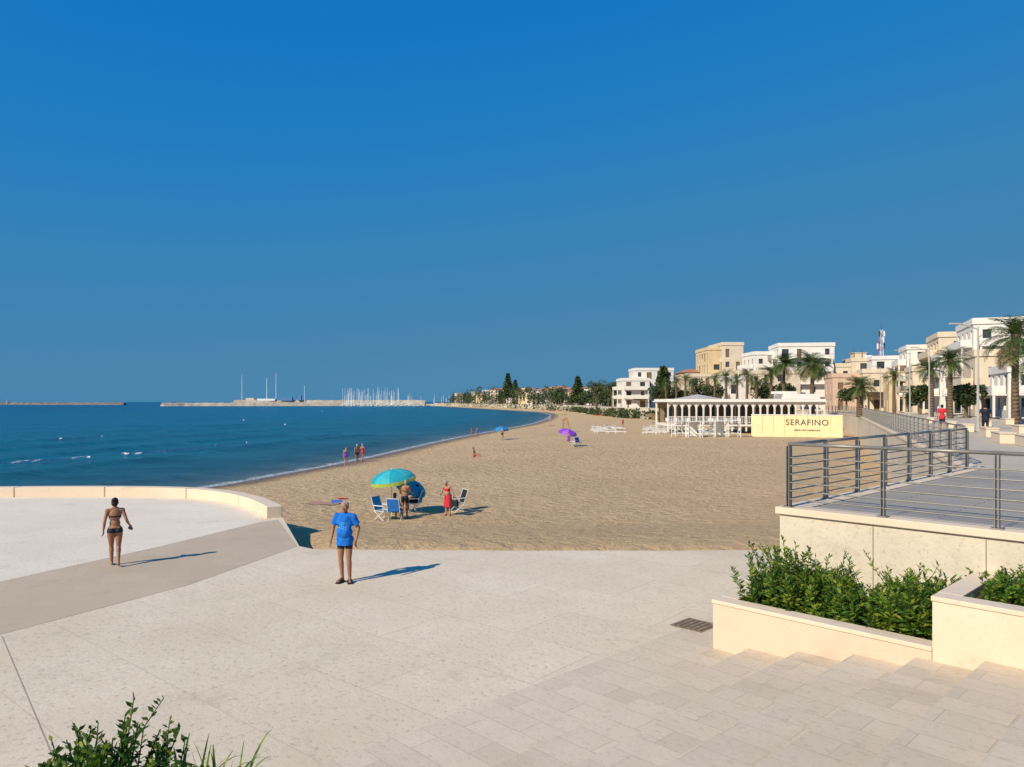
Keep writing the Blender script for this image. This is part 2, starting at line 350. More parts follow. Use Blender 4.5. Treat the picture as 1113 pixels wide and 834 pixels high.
# ------------------------------------------------------------------ plaza
ST=stone_mat('plaza_travertine',(0.80,0.665,0.49),(0.69,0.56,0.40),0.62,(3.2,1.6),math.radians(40),(0.45,0.36,0.26),0.42,0.012,0.8,0.955,11,.7)
STW=stone_mat('pale_travertine',(0.84,0.73,0.585),(0.75,0.635,0.49),0.5,(3.0,3.0),math.radians(10),(0.5,0.42,0.34),0.2,0.01,0.8,0.97,11,.7)
PATH=stone_mat('smooth_path_stone',(0.58,0.455,0.325),(0.52,0.405,0.285),0.18,(0.9,0.9),math.radians(-22),(0.38,0.30,0.22),0.25,0.006,0.2,0.95)
TILE=stone_mat('step_tile',(0.74,0.61,0.455),(0.65,0.525,0.38),0.35,(1.1,0.39),0,(0.32,0.245,0.17),0.5,0.006,0.5,0.88,13,.6)
RIS=stone_mat('step_riser_stone',(0.74,0.61,0.455),(0.65,0.525,0.38),0.2)
CUT=stone_mat('cut_limestone',(0.78,0.64,0.48),(0.70,0.57,0.42),0.2,(1.4,0.9),0,(0.4,0.32,0.24),0.3,0.006,0.3,0.96)
WALLM=stone_mat('wall_limestone',(0.70,0.61,0.48),(0.58,0.50,0.39),0.4,bump=.9,stain=.8)
wallc=[]
for a,b_ in ((-60,541.5),(0,541),(50,540.3),(95,540.2),(145,540.4),(190,541.2),(222,543),(247,546.8),(266,552),(280,557.5),(289,564)):
    p=G(a,b_); wallc.append((p.x,p.y))
wallc=[(-60,27),(-38,30.3)]+wallc
def resample(P,n):
    P=np.array(P,float); d=np.r_[0,np.cumsum(np.linalg.norm(np.diff(P,axis=0),axis=1))]
    t=np.linspace(0,d[-1],n); 
    xs=np.interp(t,d,P[:,0]);ys=np.interp(t,d,P[:,1])
    for _ in range(6):
        xs[1:-1]=(xs[:-2]+2*xs[1:-1]+xs[2:])/4; ys[1:-1]=(ys[:-2]+2*ys[1:-1]+ys[2:])/4
    return np.stack([xs,ys],1)
def offset(P,o):
    T=np.gradient(P,axis=0); T/=np.linalg.norm(T,axis=1,keepdims=True); Nn=np.stack([-T[:,1],T[:,0]],1); return P+Nn*o
WC=resample(wallc,90); WO=offset(WC,0.55)
pl=[tuple(p) for p in WO]
plaza=pl+[(-5.75,20.0),(-5.2,19.55),(0,19.4),(4,19.4),(8.5,19.5),(16,19.6),(16,-14),(-60,-14)]
pm=MB(); pm.prism(plaza[::-1],-2.6,0.0,0,1); pm.obj('plaza_paving',[ST,WALLM])
e1=G(0,633);e2=G(285,567.5);e3=G(331,599);e4=G(0,690)
dA=(e2-e1);dB=(e3-e4)
def quadS(mb,pts,z,mi=0): mb.add([(p[0],p[1],z) for p in pts],[tuple(range(len(pts)))],mi)
pe=[e1-dA*1.8,e1,e1.lerp(e2,.5)+Vector((0.12,-0.1,0)),e2,Vector((-7.75,24.5,0)),Vector((-5.8,19.95,0)),e4.lerp(e3,.5)+Vector((0.12,-0.1,0)),e4,e4-dB*1.8]
sb=MB(); quadS(sb,pe[::-1],0.004); sb.obj('smooth_footpath',[PATH])
sb=MB(); q0=G(2,692);q1=G(62,834);dv=(q1-q0).normalized(); pr=Vector((-dv.y,dv.x,0))*.007
quadS(sb,[q0-pr,q1+dv*3-pr,q1+dv*3+pr,q0+pr],0.004); sb.obj('paving_joint_strip',[mat('joint_mortar',(0.42,0.34,0.25),.9)])
pw=[(p[0],p[1]) for p in WC[:-1]]+[(e2.x-0.03,e2.y),tuple((e1.lerp(e2,.5)+Vector((0.10,-0.1,0)))[:2]),(e1.x-.03,e1.y),tuple((e1-dA*1.8)[:2]),(-60,5)]
sb=MB(); quadS(sb,pw[::-1],0.0035); sb.obj('pale_terrace_paving',[STW])
root=empty('curved_seat_wall'); 
CUR=stone_mat('pinkish_coping_stone',(0.77,0.62,0.465),(0.70,0.555,0.41),0.2)
d=np.r_[0,np.cumsum(np.linalg.norm(np.diff(WC,axis=0),axis=1))]; Lt=d[-1]; nb=int(Lt/3.6); blk=Lt/nb
WI=offset(WC,0.02)
for k in range(nb):
    t=np.linspace(k*blk+0.015,(k+1)*blk-0.015,9)
    a=np.stack([np.interp(t,d,WI[:,0]),np.interp(t,d,WI[:,1])],1); b2=np.stack([np.interp(t,d,WO[:,0]),np.interp(t,d,WO[:,1])],1)
    mb=MB(); mb.prism([tuple(p) for p in a]+[tuple(p) for p in b2[::-1]],0.002,0.40)
    mb.add([(p[0],p[1],0.002) for p in a]+[(p[0],p[1],0.002) for p in b2[::-1]],[tuple(range(17,-1,-1))])
    o=mb.obj('block_%d'%k,[CUR],root); bv=o.modifiers.new('b','BEVEL'); bv.width=0.03; bv.segments=3; bv.limit_method='ANGLE'; bv.angle_limit=math.radians(50)
p=G(755,680); mb=MB(); mb.box(0,0,0.008,0.62,0.62,0.008,0)
for i in range(6): mb.box(-0.25+0.1*i,0,0.014,0.03,0.5,0.008,1)
o=mb.obj('drain_cover',[mat('rusty_iron',(0.26,0.185,0.12),0.8,0.3,8),mat('grate_slot',(0.17,0.12,0.08),.8)]); o.location=p; o.rotation_euler=(0,0,-0.8)
# ------------------------------------------------------------------ steps, planters, platform in rotated frame
O=Vector((3.18,11.7,0)); ang=math.radians(-46.2)
FR=Matrix.Translation(O)@Matrix.Rotation(ang,4,'Z')
def W(u,v,z=0): return FR@Vector((u,v,z))
sb=MB(); quadS(sb,[(-0.9,-16),(0.62,-16),(0.62,4.5),(-0.9,4.5)],0.005); 
o=sb.obj('tiled_paving',[TILE]); o.matrix_world=FR
sb=MB()
for k in range(14):
    u0=0.6+0.78*k; u1=u0+0.78 if k<13 else 26; z0=0.15*k; z1=0.15*(k+1)
    if k==13: z1=PZ-0.004
    c_=0.012
    sb.add([(u0,-18,z0),(u0,0,z0),(u0,0,z1-c_),(u0,-18,z1-c_)],[(3,2,1,0)],1)
    sb.add([(u0,-18,z1-c_),(u0,0,z1-c_),(u0+c_,0,z1),(u0+c_,-18,z1)],[(3,2,1,0)],1)
    sb.add([(u0+c_,-18,z1),(u1,-18,z1),(u1,0,z1),(u0+c_,0,z1)],[(0,1,2,3)],0)
    sb.add([(u0,-18,z1-.03),(u1,-18,z1-.03),(u1,-18,-0.5),(u0,-18,-0.5)],[(0,1,2,3)],1)
o=sb.obj('stone_steps',[TILE,RIS]); o.matrix_world=FR
soil=mat('planter_soil',(0.10,0.065,0.04),0.95,0.3,6,0.8,12)
def planter(name,u0,u1,v0,v1,z0,z1,th=0.26):
    e=empty(name); e.matrix_world=FR
    mb=MB()
    mb.box((u0+u1)/2,v0+th/2,(z0+z1)/2-0.03,u1-u0,th,z1-z0-0.06)
    mb.box(u0+th/2,(v0+th+v1)/2,(z0+z1)/2-0.03,th,v1-v0-th,z1-z0-0.06)
    mb.obj('walls',[CUT],e)
    mb=MB(); mb.box((u0+u1)/2-0.005,v0+th/2-0.005,z1-0.03,u1-u0+0.02,th+0.03,0.06); mb.box(u0+th/2-0.005,(v0+th+v1)/2+0.01,z1-0.03,th+0.03,v1-v0-th-0.02,0.06)
    mb.obj('coping',[CUR],e,bevel=0.008)
    mb=MB(); mb.add([(u0+th,v0+th,z1-0.12),(u1,v0+th,z1-0.12),(u1,v1,z1-0.12),(u0+th,v1,z1-0.12)],[(0,1,2,3)]); mb.obj('soil',[soil],e)
    return e
planter('stone_planter',0.0,3.14,0.0,1.98,-0.05,0.78)
planter('stone_planter',3.15,12.0,-0.01,1.98,0.2,1.43)
edge=[(12.6,20.6),(30,61),(46.8,100),(56,128),(55,160),(43,196),(36,235),(34,300),(34,380),(22,480),(-14,650),(-80,960),(-130,1250)]
A=W(0.12,2.0);B_=W(15,2.0)
slab=[(A.x,A.y),(B_.x,B_.y),(60,-14),(400,-200),(20000,-2000),(20000,30000),(2000,9000),(0,2300),(-110,1500)]+edge[::-1]
PAVE=stone_mat('promenade_paving',(0.60,0.51,0.39),(0.52,0.43,0.33),0.2,(0.8,0.8),0.4,(0.3,0.26,0.2),0.3,0.01,0.3,.92)
mb=MB(); mb.prism(slab,-3.0,PZ,0,1); mb.obj('promenade_ground',[PAVE,WALLM])
pl_m=bpy.data.materials.new('grey_deck_planks'); nt,N,L=nodes_of(pl_m); b=N['Principled BSDF']; tc=N.new('ShaderNodeTexCoord')
bt=N.new('ShaderNodeTexBrick'); bt.inputs['Scale'].default_value=1; bt.inputs['Brick Width'].default_value=2.4; bt.inputs['Row Height'].default_value=0.145; bt.inputs['Mortar Size'].default_value=0.010
bt.inputs['Color1'].default_value=(0.45,0.40,0.33,1); bt.inputs['Color2'].default_value=(0.34,0.30,0.245,1); bt.inputs['Mortar'].default_value=(0.08,0.065,0.05,1)
L.new(tc.outputs['Object'],bt.inputs['Vector'])
c=mixrgb(N,L,ramp(N,L,noise_n(N,L,tc.outputs['Object'],3,5),0.3,0.7,(0,0,0),(.4,.4,.4)),bt.outputs['Color'],(0.28,0.25,0.20)); L.new(c,b.inputs['Base Color']); b.inputs['Roughness'].default_value=0.75
mb=MB(); quadS(mb,[(0.55,2.42),(14,2.42),(14,12.9),(0.55,12.9)],PZ+0.006); o=mb.obj('timber_deck',[pl_m]); o.matrix_world=FR
mb=MB(); mb.box(7.06,2.17,PZ-0.03,14.0,0.46,0.12); mb.box(0.28,7.70,PZ-0.03,0.44,10.58,0.12)
o=mb.obj('platform_coping',[CUR],bevel=0.01); o.matrix_world=FR
mb=MB()
for k in range(1,8): mb.box(0.12+1.57*k,1.995,0.95,0.014,0.012,1.9)
o=mb.obj('platform_wall_joints',[mat('wall_joint_dark',(0.30,0.25,0.19),0.9)]); o.matrix_world=FR  # dark vertical joint lines between the wall panels
def strip(mb,P,o0,o1,z0,z1,mi=0):
    a=offset(P,o0);b2=offset(P,o1); n=len(P); vs=[]
    for i in range(n): vs+=[(a[i,0],a[i,1],z0),(b2[i,0],b2[i,1],z0),(b2[i,0],b2[i,1],z1),(a[i,0],a[i,1],z1)]
    fs=[]
    for i in range(n-1):
        q=4*i; r=q+4; fs+=[(q+3,q+2,r+2,r+3),(q,q+3,r+3,r),(q+2,q+1,r+1,r+2),(q+1,q,r,r+1)]
    fs+=[(0,1,2,3),(4*n-4,4*n-1,4*n-2,4*n-3)]
    mb.add(vs,fs,mi)
PE=resample(edge[:6],140)
mb=MB(); strip(mb,PE,0.04,-0.42,PZ-0.08,PZ+0.05); mb.obj('promenade_coping',[CUR])
ASP=mat('asphalt',(0.055,0.055,0.058),0.9,0.2,0.8,0.4,60)
mb=MB(); 
a=offset(PE,-12);b2=offset(PE,-19.5)
mb.add([(p[0],p[1],PZ+0.004) for p in a]+[(p[0],p[1],PZ+0.004) for p in b2],[(i,i+140,i+141,i+1) for i in range(139)]); mb.obj('seafront_road',[ASP])
mb=MB(); strip(mb,PE,-11.7,-12.0,PZ,PZ+0.13); strip(mb,PE,-19.5,-19.8,PZ,PZ+0.13); mb.obj('road_kerb',[CUT])
mb=MB()
a=offset(PE,-15.68);b2=offset(PE,-15.82)
for i in range(2,136,3): mb.add([(*a[i],PZ+0.009),(*b2[i],PZ+0.009),(*b2[i+1],PZ+0.009),(*a[i+1],PZ+0.009)],[(0,1,2,3)])
mb.obj('road_marking_line',[M['paint']])
def railing(name,pts,z,h=1.1,sp=1.57,detail=True):
    P=np.array([(p[0],p[1]) for p in pts],float); d=np.r_[0,np.cumsum(np.linalg.norm(np.diff(P,axis=0),axis=1))]; n=max(1,int(round(d[-1]/sp)))
    t=np.linspace(0,d[-1],n+1); Q=np.stack([np.interp(t,d,P[:,0]),np.interp(t,d,P[:,1])],1)
    e=empty(name); post=MB(); rails=MB(); ns=8 if detail else 5
    for i in range(n+1):
        j=min(i,n-1); T=Vector((Q[j+1][0]-Q[j][0],Q[j+1][1]-Q[j][1],0)).normalized(); a=math.atan2(T.y,T.x)
        for s in (-1,1):
            post.box(Q[i][0]+T.x*0.024*s,Q[i][1]+T.y*0.024*s,z+h/2-0.02,0.014,0.085,h-0.03,0,a)
        post.box(Q[i][0],Q[i][1],z+0.008,0.16,0.16,0.016,0,a)
    for i in range(n):
        p,q=Q[i],Q[i+1]
        rails.tube((p[0],p[1],z+h),(q[0],q[1],z+h),0.029,n=ns,mi=0)
        for k in range(6):
            zz=z+0.14+k*0.145; rails.tube((p[0],p[1],zz),(q[0],q[1],zz),0.012 if detail else 0.013,n=6,mi=0,cap=False)
    post.obj('posts',[M['steel']],e,bevel=0.002 if detail else 0); rails.obj('rails',[M['steel']],e,smooth=True); return e
railing('steel_railing',[W(0.24+1.57*k,2.08) for k in range(9)],PZ+0.03)
railing('steel_railing',[W(0.22,2.14+1.57*k) for k in range(7)]+[W(0.22,12.7)],PZ+0.03)
railing('steel_railing',[tuple(p) for p in offset(PE,-0.2)[1:90]],PZ+0.05,sp=1.8,detail=False)
railing('steel_railing',[W(9.0,9.5),W(3.8,9.5),W(3.8,12.8)],PZ+0.006)
for i,(px,d_) in enumerate(((1090,34),(1118,31),(1075,40),(1050,47),(1032,54),(1110,44),(1070,56),(1010,66),(1095,62))):
    mb=MB(); mb.box(0,0,0.22,2.2,0.6,0.44); mb.box(0,0,0.47,2.3,0.66,0.06)
    o=mb.obj('stone_bench',[CUR],bevel=0.02); o.location=(X(px,d_),d_,PZ); o.rotation_euler=(0,0,1.15)
# ------------------------------------------------------------------ shrubs
def shrub_var(name,spots,hf,per,leaf,wid,weights,lean=0.22):
    P=[];D=[];Ln=[];Wd=[];mi=[]; stems=MB()
    for (x,y,z) in spots:
        h=hf(x,y); ax=random.gauss(0,lean);ay=random.gauss(0,lean); own=random.random()
        wt=[weights[0],weights[1]*(2.2 if own<.3 else .6),weights[2]*(2.4 if own>.7 else .6)]
        base=Vector((x,y,z)); top=Vector((x+ax*h,y+ay*h,z+h)); stems.tube(base,top,0.007,0.003,4)
        for i in range(per):
            t=0.1+0.9*(i+random.random())/per; p=base.lerp(top,t)
            a=random.random()*6.283; up=0.2+1.1*t*t+random.gauss(0,.2)
            D.append((math.cos(a),math.sin(a),up)); P.append(tuple(p)); s=random.uniform(.6,1.2)*(1-0.3*t*t)
            Ln.append(leaf*s); Wd.append(wid*s); mi.append(random.choices((0,1,2),wt)[0])
    V=leafquads(P,D,Ln,Wd,0.12)
    e=empty(name); quads_obj('leaves',V,mi,GREEN,e); stems.obj('stems',[leafB],e); return e
spots=[]
for i in range(340):
    u=random.uniform(0.33,3.05);v=random.uniform(0.32,1.85); spots.append(tuple(W(u,v,0.64)))
def hf(x,y):
    l=FR.inverted()@Vector((x,y,0)); return max(0.15,0.50+0.20*math.sin(l.x*2.6+0.4)+0.15*math.sin(l.x*7+l.y*3)+random.gauss(0,.14)+ (0.20 if random.random()<.12 else 0))
shrub_var('planter_shrub',spots,hf,40,0.13,0.042,(.45,.2,.35),.3)
sp2=[tuple(W(random.uniform(3.5,6.5),random.uniform(0.5,1.85),1.3)) for _ in range(260)]
shrub_var('planter_shrub',sp2,lambda x,y:random.uniform(.15,.42),36,0.09,0.034,(.5,.25,.25))
mb=MB(); mb.box(-3.2,3.5,0.86,4.2,1.35,1.76); mb.obj('terrace_planter_wall',[CUT],bevel=0.01)
sp=[(random.uniform(-2.50,-1.75),random.uniform(3.45,4.05),1.72) for _ in range(190)]
shrub_var('terrace_shrub',sp,lambda x,y:max(.12,.44-1.1*abs(x+2.12)**1.3+random.gauss(0,.045)),26,0.070,0.030,(.35,.5,.15),0.25)
Vt=[];mi=[]
for i in range(60):
    bx=random.uniform(-1.78,-1.45);by=random.uniform(3.6,4.0); a=random.random()*6.283; l=random.uniform(.30,.46); lean_=random.uniform(.15,.8)
    prev=None; side=Vector((-math.sin(a),math.cos(a),0))
    for k in range(7):
        t=k/6; r=lean_*l*t; z=1.74+l*(t-0.55*lean_*t*t*t); wdt=0.010*(1-t**2)+0.0012; c=Vector((bx+math.cos(a)*r,by+math.sin(a)*r,z))
        cur=(c-side*wdt,c+side*wdt)
        if prev: Vt+= [tuple(prev[0]),tuple(prev[1]),tuple(cur[1]),tuple(cur[0])]; mi.append(random.choice((0,0,1,2)))
        prev=cur
quads_obj('agapanthus_tuft',np.array(Vt),mi,GREEN)
# ------------------------------------------------------------------ palms
def palm_meshes(seed,trunk_h,crown,nf,leaf_n=22,droop=1.0,trunk_r=0.28):
    random.seed(seed)
    tb=MB(); segs=int(trunk_h/0.35)+2
    for k in range(segs):
        z0=trunk_h*k/segs; z1=trunk_h*(k+1)/segs; r=trunk_r*(1.15-0.35*k/segs)
        tb.tube((0.05*math.sin(z0*.5),0,z0),(0.05*math.sin(z1*.5),0,z1),r*0.93,r*1.08,10)
    tb.ell((0,0,trunk_h),(trunk_r*1.35,trunk_r*1.35,trunk_r*1.7))
    V=[];mi=[]
    for f in range(nf):
        a=random.random()*6.283; el0=math.radians(random.uniform(-35,82)); ln=crown*random.uniform(.82,1.08)
        dry= el0<math.radians(-22)
        pos=Vector((0,0,trunk_h+0.15)); ang_=el0; rad=Vector((math.cos(a),math.sin(a),0)); side=Vector((-math.sin(a),math.cos(a),0)); stp=ln/leaf_n
        for k in range(leaf_n):
            dr=rad*math.cos(ang_)+Vector((0,0,math.sin(ang_))); nx=pos+dr*stp; t=k/leaf_n
            V+= [tuple(pos-side*.02),tuple(pos+side*.02),tuple(nx+side*.015),tuple(nx-side*.015)]; mi.append(1)
            if t>0.12:
                ll=ln*0.24*math.sin(math.pi*min(1,(t*0.92+0.12)))**0.6+0.05
                for s in (-1,1):
                    d=(side*s*0.8+dr*0.65+Vector((0,0,random.uniform(-.35,.15)))).normalized()
                    wv=dr*0.035*crown/3.2*1.5; q=pos+d*ll+Vector((0,0,-0.12*ll*droop))
                    V+= [tuple(pos-wv*.5),tuple(pos+wv),tuple(q+wv*.3),tuple(q-wv*.1)]; mi.append(2 if dry else random.choice((0,0,1)))
            pos=nx; ang_-= (1.5*droop/leaf_n)*(0.5+1.2*t)
    return tb,np.array(V),mi
def palm(px,d,crown,seed=1,nf=60,ycen=None,zbase=PZ,name='palm_tree',r=0.28,droop=1.0,leaf_n=22):
    zc=Z(ycen,d)-0.2; th=max(0.6,zc-zbase); st=random.getstate()
    tb,V,mi=palm_meshes(seed,th,crown,nf,leaf_n,droop,r); random.setstate(st)
    e=empty(name,(X(px,d),d,zbase),random.random()*6); tb.obj('trunk',[M['bark']],e,smooth=True); quads_obj('fronds',V,mi,[palmA,palmB,palmC],e)
palm(883,120,3.7,seed=3,nf=95,ycen=396,r=0.35)
palm(852,128,3.3,seed=4,nf=70,ycen=396)
palm(838,150,2.7,seed=5,nf=50,ycen=405)
palm(935,92,2.4,seed=6,nf=80,ycen=421,r=0.4)
palm(1033,84,2.5,seed=7,nf=60,ycen=392)
palm(1012,92,2.3,seed=8,nf=55,ycen=402)
palm(1104,62,3.2,seed=10,nf=60,ycen=366)
palm(1128,56,3.0,seed=11,nf=50,ycen=388)
for i,(px,yc,d) in enumerate(((777,412,165),(789,410,162),(801,413,160),(812,409,158),(822,414,156),(735,414,190),(745,411,188),(724,417,195),(752,418,185),(972,410,125))):
    palm(px,d,random.uniform(2.3,3.0),seed=20+i,nf=42,ycen=yc,leaf_n=14)
random.seed(11)
# ------------------------------------------------------------------ buildings
def facade(mb,p0,p1,z0,fl,fh,cw,wm=0,gm=1,ww=1.1,wh=1.5,skip=0.12,sm_=2):
    p0=Vector(p0);p1=Vector(p1); dv=p1-p0; Lw=dv.length; dv.normalize(); nn=Vector((dv.y,-dv.x,0))
    nc=max(1,int(Lw/cw)); c=Lw/nc
    for f in range(fl):
        for k in range(nc):
            a=k*c;b_=a+c;zb=z0+f*fh;zt=zb+fh
            def P(t,z,o=0.0): q=p0+dv*t+nn*o; return (q.x,q.y,z)
            if random.random()<skip: mb.add([P(a,zb),P(b_,zb),P(b_,zt),P(a,zt)],[(0,1,2,3)],wm); continue
            wd=min(ww*random.choice((1,1,1.5)),c*0.75); tall=random.random()<0.45
            wa=a+(c-wd)/2;wb=wa+wd; wz=zb+(0.12 if tall else 0.95); wt=min(zt-0.35,wz+(2.3 if tall else wh))
            vs=[P(a,zb),P(b_,zb),P(b_,zt),P(a,zt),P(wa,wz),P(wb,wz),P(wb,wt),P(wa,wt),P(wa,wz,-.22),P(wb,wz,-.22),P(wb,wt,-.22),P(wa,wt,-.22)]
            mb.add(vs,[(0,1,5,4),(1,2,6,5),(2,3,7,6),(3,0,4,7),(4,5,9,8),(5,6,10,9),(6,7,11,10),(7,4,8,11)],wm)
            mb.add(vs[8:],[(0,1,2,3)],gm if random.random()<.7 else sm_)
def building(name,x0,y0,w,h,depth,wall,rot=0.0,z0=PZ,fl=None,balc=False,cw=3.0,hip=False,extra=True):
    e=empty(name,(x0,y0,z0),rot); fl=fl or max(1,int(round(h/3.3))); fh=h/fl; mb=MB()
    P=[(0,0),(w,0),(w,depth),(0,depth)]
    for i in range(4):
        a=P[i];b_=P[(i+1)%4]; facade(mb,(a[0],a[1],0),(b_[0],b_[1],0),0,fl,fh,cw)
    mb.add([(p[0],p[1],h) for p in P],[(0,1,2,3)],0)
    mb.obj('walls',[wall,M['glass'],M['shutter']],e)
    pb=MB(); t=0.25; hw=w/2
    if hip:
        o=0.5; pb.add([(-o,-o,h),(w+o,-o,h),(w+o,depth+o,h),(-o,depth+o,h),(w*.35,depth/2,h+min(2.5,hw*.35)),(w*.65,depth/2,h+min(2.5,hw*.35))],[(0,1,5,4),(1,2,5),(2,3,4,5),(3,0,4),(3,2,1,0)])
        pb.obj('roof',[M['tile']],e)
    else:
        pb.box(hw,-0.06,h+.35,w+.3,t,0.9); pb.box(hw,depth+.06,h+.35,w+.3,t,0.9); pb.box(-.03,depth/2,h+.35,t,depth-.2,0.9); pb.box(w+.03,depth/2,h+.35,t,depth-.2,0.9)
        pb.obj('parapet',[wall],e)
        if extra:
            rb=MB(); xx=random.uniform(w*.3,w*.75); rb.box(xx,depth*.6,h+1.1,3.0,3.0,2.2); rb.box(xx,depth*.6,h+2.26,3.4,3.4,.12)
            for _ in range(3): 
                q=random.uniform(w*.05,w*.95); rb.tube((q,depth*.4,h),(q,depth*.4,h+random.uniform(1.8,3.4)),.05,n=5,mi=1)
            for _ in range(2):
                q=random.uniform(w*.1,w*.9); rb.tube((q,depth*.3,h+.2),(q,depth*.3,h+1.5),.5,n=10,mi=2)
            rb.obj('roof_structures',[wall,M['dark'],M['paint']],e)
    if balc:
        bb=MB()
        def run(ax,Lr):
            def B(c,off,z,l,th,hh,mi=0):
                if ax==0: bb.box(c,-off,z,l,th,hh,mi)
                else: bb.box(-off,c,z,th,l,hh,mi)
            for f in range(1,fl):
                z=f*fh; B(Lr/2,.78,z,Lr*.9,1.5,.16)
                if balc=='solid' or f%2==1:
                    B(Lr/2,1.48,z+.6,Lr*.9,.1,.9); B(Lr*.05+.05,.8,z+.6,.1,1.3,.9) ; B(Lr*.95-.05,.8,z+.6,.1,1.3,.9)
                else:
                    B(Lr/2,1.48,z+1.05,Lr*.9,.06,.06,1); nbb=int(Lr*.9/0.3)
                    for i in range(nbb+1): B(Lr*.05+i*Lr*.9/nbb,1.48,z+.56,.03,.03,.95,1)
                nq=max(2,int(Lr/4.5))
                for i in range(nq): B(Lr*.07+Lr*.86*i/(nq-1),1.3,z-fh/2,.25,.25,fh-.18)
        run(0,w); run(1,depth)
        for i in range(2):
            xx=random.uniform(w*.2,w*.8); bb.add([(xx-1.5,-.05,2.9),(xx+1.5,-.05,2.9),(xx+1.5,-2.2,2.3),(xx-1.5,-2.2,2.3)],[(0,1,2,3)],2)
        bb.obj('balconies',[wall,M['dark'],M['thatch']],e)
    return e
def bpx(name,pa,pb,yt,d,depth,wall,rot=0.0,**k):
    x=X(pa,d); tb=(pb-CX)/F; w=(tb*d-x)/(math.cos(rot)-tb*math.sin(rot)); return building(name,x,d,w,Z(yt,d)-0.8-PZ,depth,wall,rot=rot,**k)
bpx('white_beach_house',676,706,411,236,12,M['white'],balc='solid',extra=False)
bpx('white_beach_house',690,732,400,242,12,M['white'],extra=False)
bpx('apartment_building',770,788,377,205,14,M['yellow'],cw=2.6,extra=False)
bpx('apartment_building',785,808,372,203,14,M['cream'],cw=2.6,extra=False)
bpx('seafront_house',742,768,402,215,10,M['pink'],hip=True)
bpx('seafront_house',748,790,406,199,9,M['cream'],extra=False)
bpx('seafront_house',790,822,409,190,9,M['white'],extra=False)
bpx('apartment_building',846,907,373,184,12,M['white'],rot=-.15,balc=True,extra=False)
bpx('apartment_building',820,848,382,190,10,M['white'],balc=True,extra=False)
bpx('seafront_house',826,870,402,170,8,M['cream'],extra=False)
bpx('seafront_house',908,930,395,182,9,M['cream'],rot=-.2,extra=False)
bpx('seafront_house',926,952,389,180,9,M['cream'],rot=-.2)
bpx('seafront_house',948,985,387,172,10,M['white'],rot=-.3,extra=False)
bpx('seafront_house',905,940,406,160,8,M['pink'],rot=-.2,extra=False)
bpx('seafront_house',938,968,401,155,8,M['cream'],rot=-.3,balc=True,extra=False)
bpx('seafront_house',966,990,404,142,8,M['yellow'],rot=-.35,extra=False)
bpx('apartment_building',986,1016,375,140,10,M['white'],rot=-.35,extra=False,balc='solid')
bpx('seafront_house',992,1022,398,126,8,M['cream'],rot=-.35,balc=True,extra=False)
bpx('apartment_building',1020,1062,361,126,13,M['cream'],rot=-.38,balc='solid',extra=False)
bpx('seafront_house',1022,1060,384,114,8,M['white'],rot=-.38,balc='solid',extra=False)
bpx('apartment_building',1058,1150,346,108,13,M['white'],rot=-.38,balc='solid',extra=False)
bpx('seafront_house',1060,1100,380,96,8,M['cream'],rot=-.38,balc=True,extra=False)
bpx('seafront_house',1096,1180,396,84,9,M['white'],rot=-.38,balc='solid',extra=False)
bpx('apartment_building',1185,1310,345,80,14,M['cream'],rot=-.4,balc=True)
# telecom tower
zb=Z(392,172); hh=Z(356,172)-zb; e=empty('telecom_tower',(X(967,172)+1,178,zb)); mb=MB()
for a in range(3):
    c=math.cos(a*2.094),math.sin(a*2.094); mb.tube((c[0]*.6,c[1]*.6,0),(c[0]*.35,c[1]*.35,hh),.07,n=5,mi=a%2)
for k in range(9):
    z=hh*k/9
    for a in range(3):
        c=math.cos(a*2.094),math.sin(a*2.094);c2=math.cos(a*2.094+2.094),math.sin(a*2.094+2.094); mb.tube((c[0]*.48,c[1]*.48,z),(c2[0]*.48,c2[1]*.48,z+hh/9),.045,n=4,mi=k%2)
for a in range(6): mb.box(math.cos(a*1.25)*.75,math.sin(a*1.25)*.75,hh-.9-(a%3)*1.5,.28,.28,1.3,2 if a%2 else 0,a*1.25)
mb.tube((0,0,hh),(0,0,hh+2),.06,.03,5,2); mb.obj('lattice',[M['paint'],M['red'],M['dark']],e)
# distant houses and trees
random.seed(5)
hm=[M['white'],M['cream'],M['cream'],M['yellow'],M['pink'],M['white'],M['grey']]
eY=[e_[1] for e_ in edge]; eX=[e_[0] for e_ in edge]
for i in range(95):
    d=random.uniform(250,1000) if i<60 else random.uniform(420,760)
    ex=float(np.interp(d,eY,eX)); x0=ex+random.uniform(4,45)*(1 if i%3 else 2.2)
    w_=random.uniform(8,17); h=random.uniform(5,9)*min(1.6,max(1,d/420))
    building('distant_house',x0,d,w_,h,9,random.choice(hm),rot=random.uniform(-.5,.5),hip=random.random()<.4,extra=False,cw=3.4)
def clumps(centres,leaf,per):
    P=[];D=[];Ln=[];mi=[]
    for (x,y,z,rx,rz,dk) in centres:
        n=per; g=rng.normal(size=(n,3)); g/=np.linalg.norm(g,axis=1,keepdims=True); r=rng.uniform(.45,1.05,size=(n,1))**.6
        p=np.array([x,y,z])+g*r*np.array([rx,rx,rz]); P.append(p); D.append(g+rng.normal(size=(n,3))*.5+np.array([0,0,.3])); Ln.append(rng.uniform(.6,1.4,n)*leaf)
        mi+= list(np.where(rng.random(n)<dk,0,1))
    P=np.concatenate(P);D=np.concatenate(D);Ln=np.concatenate(Ln); return leafquads(P,D,Ln,Ln*.8,.1),mi
C=[]; tr=MB()
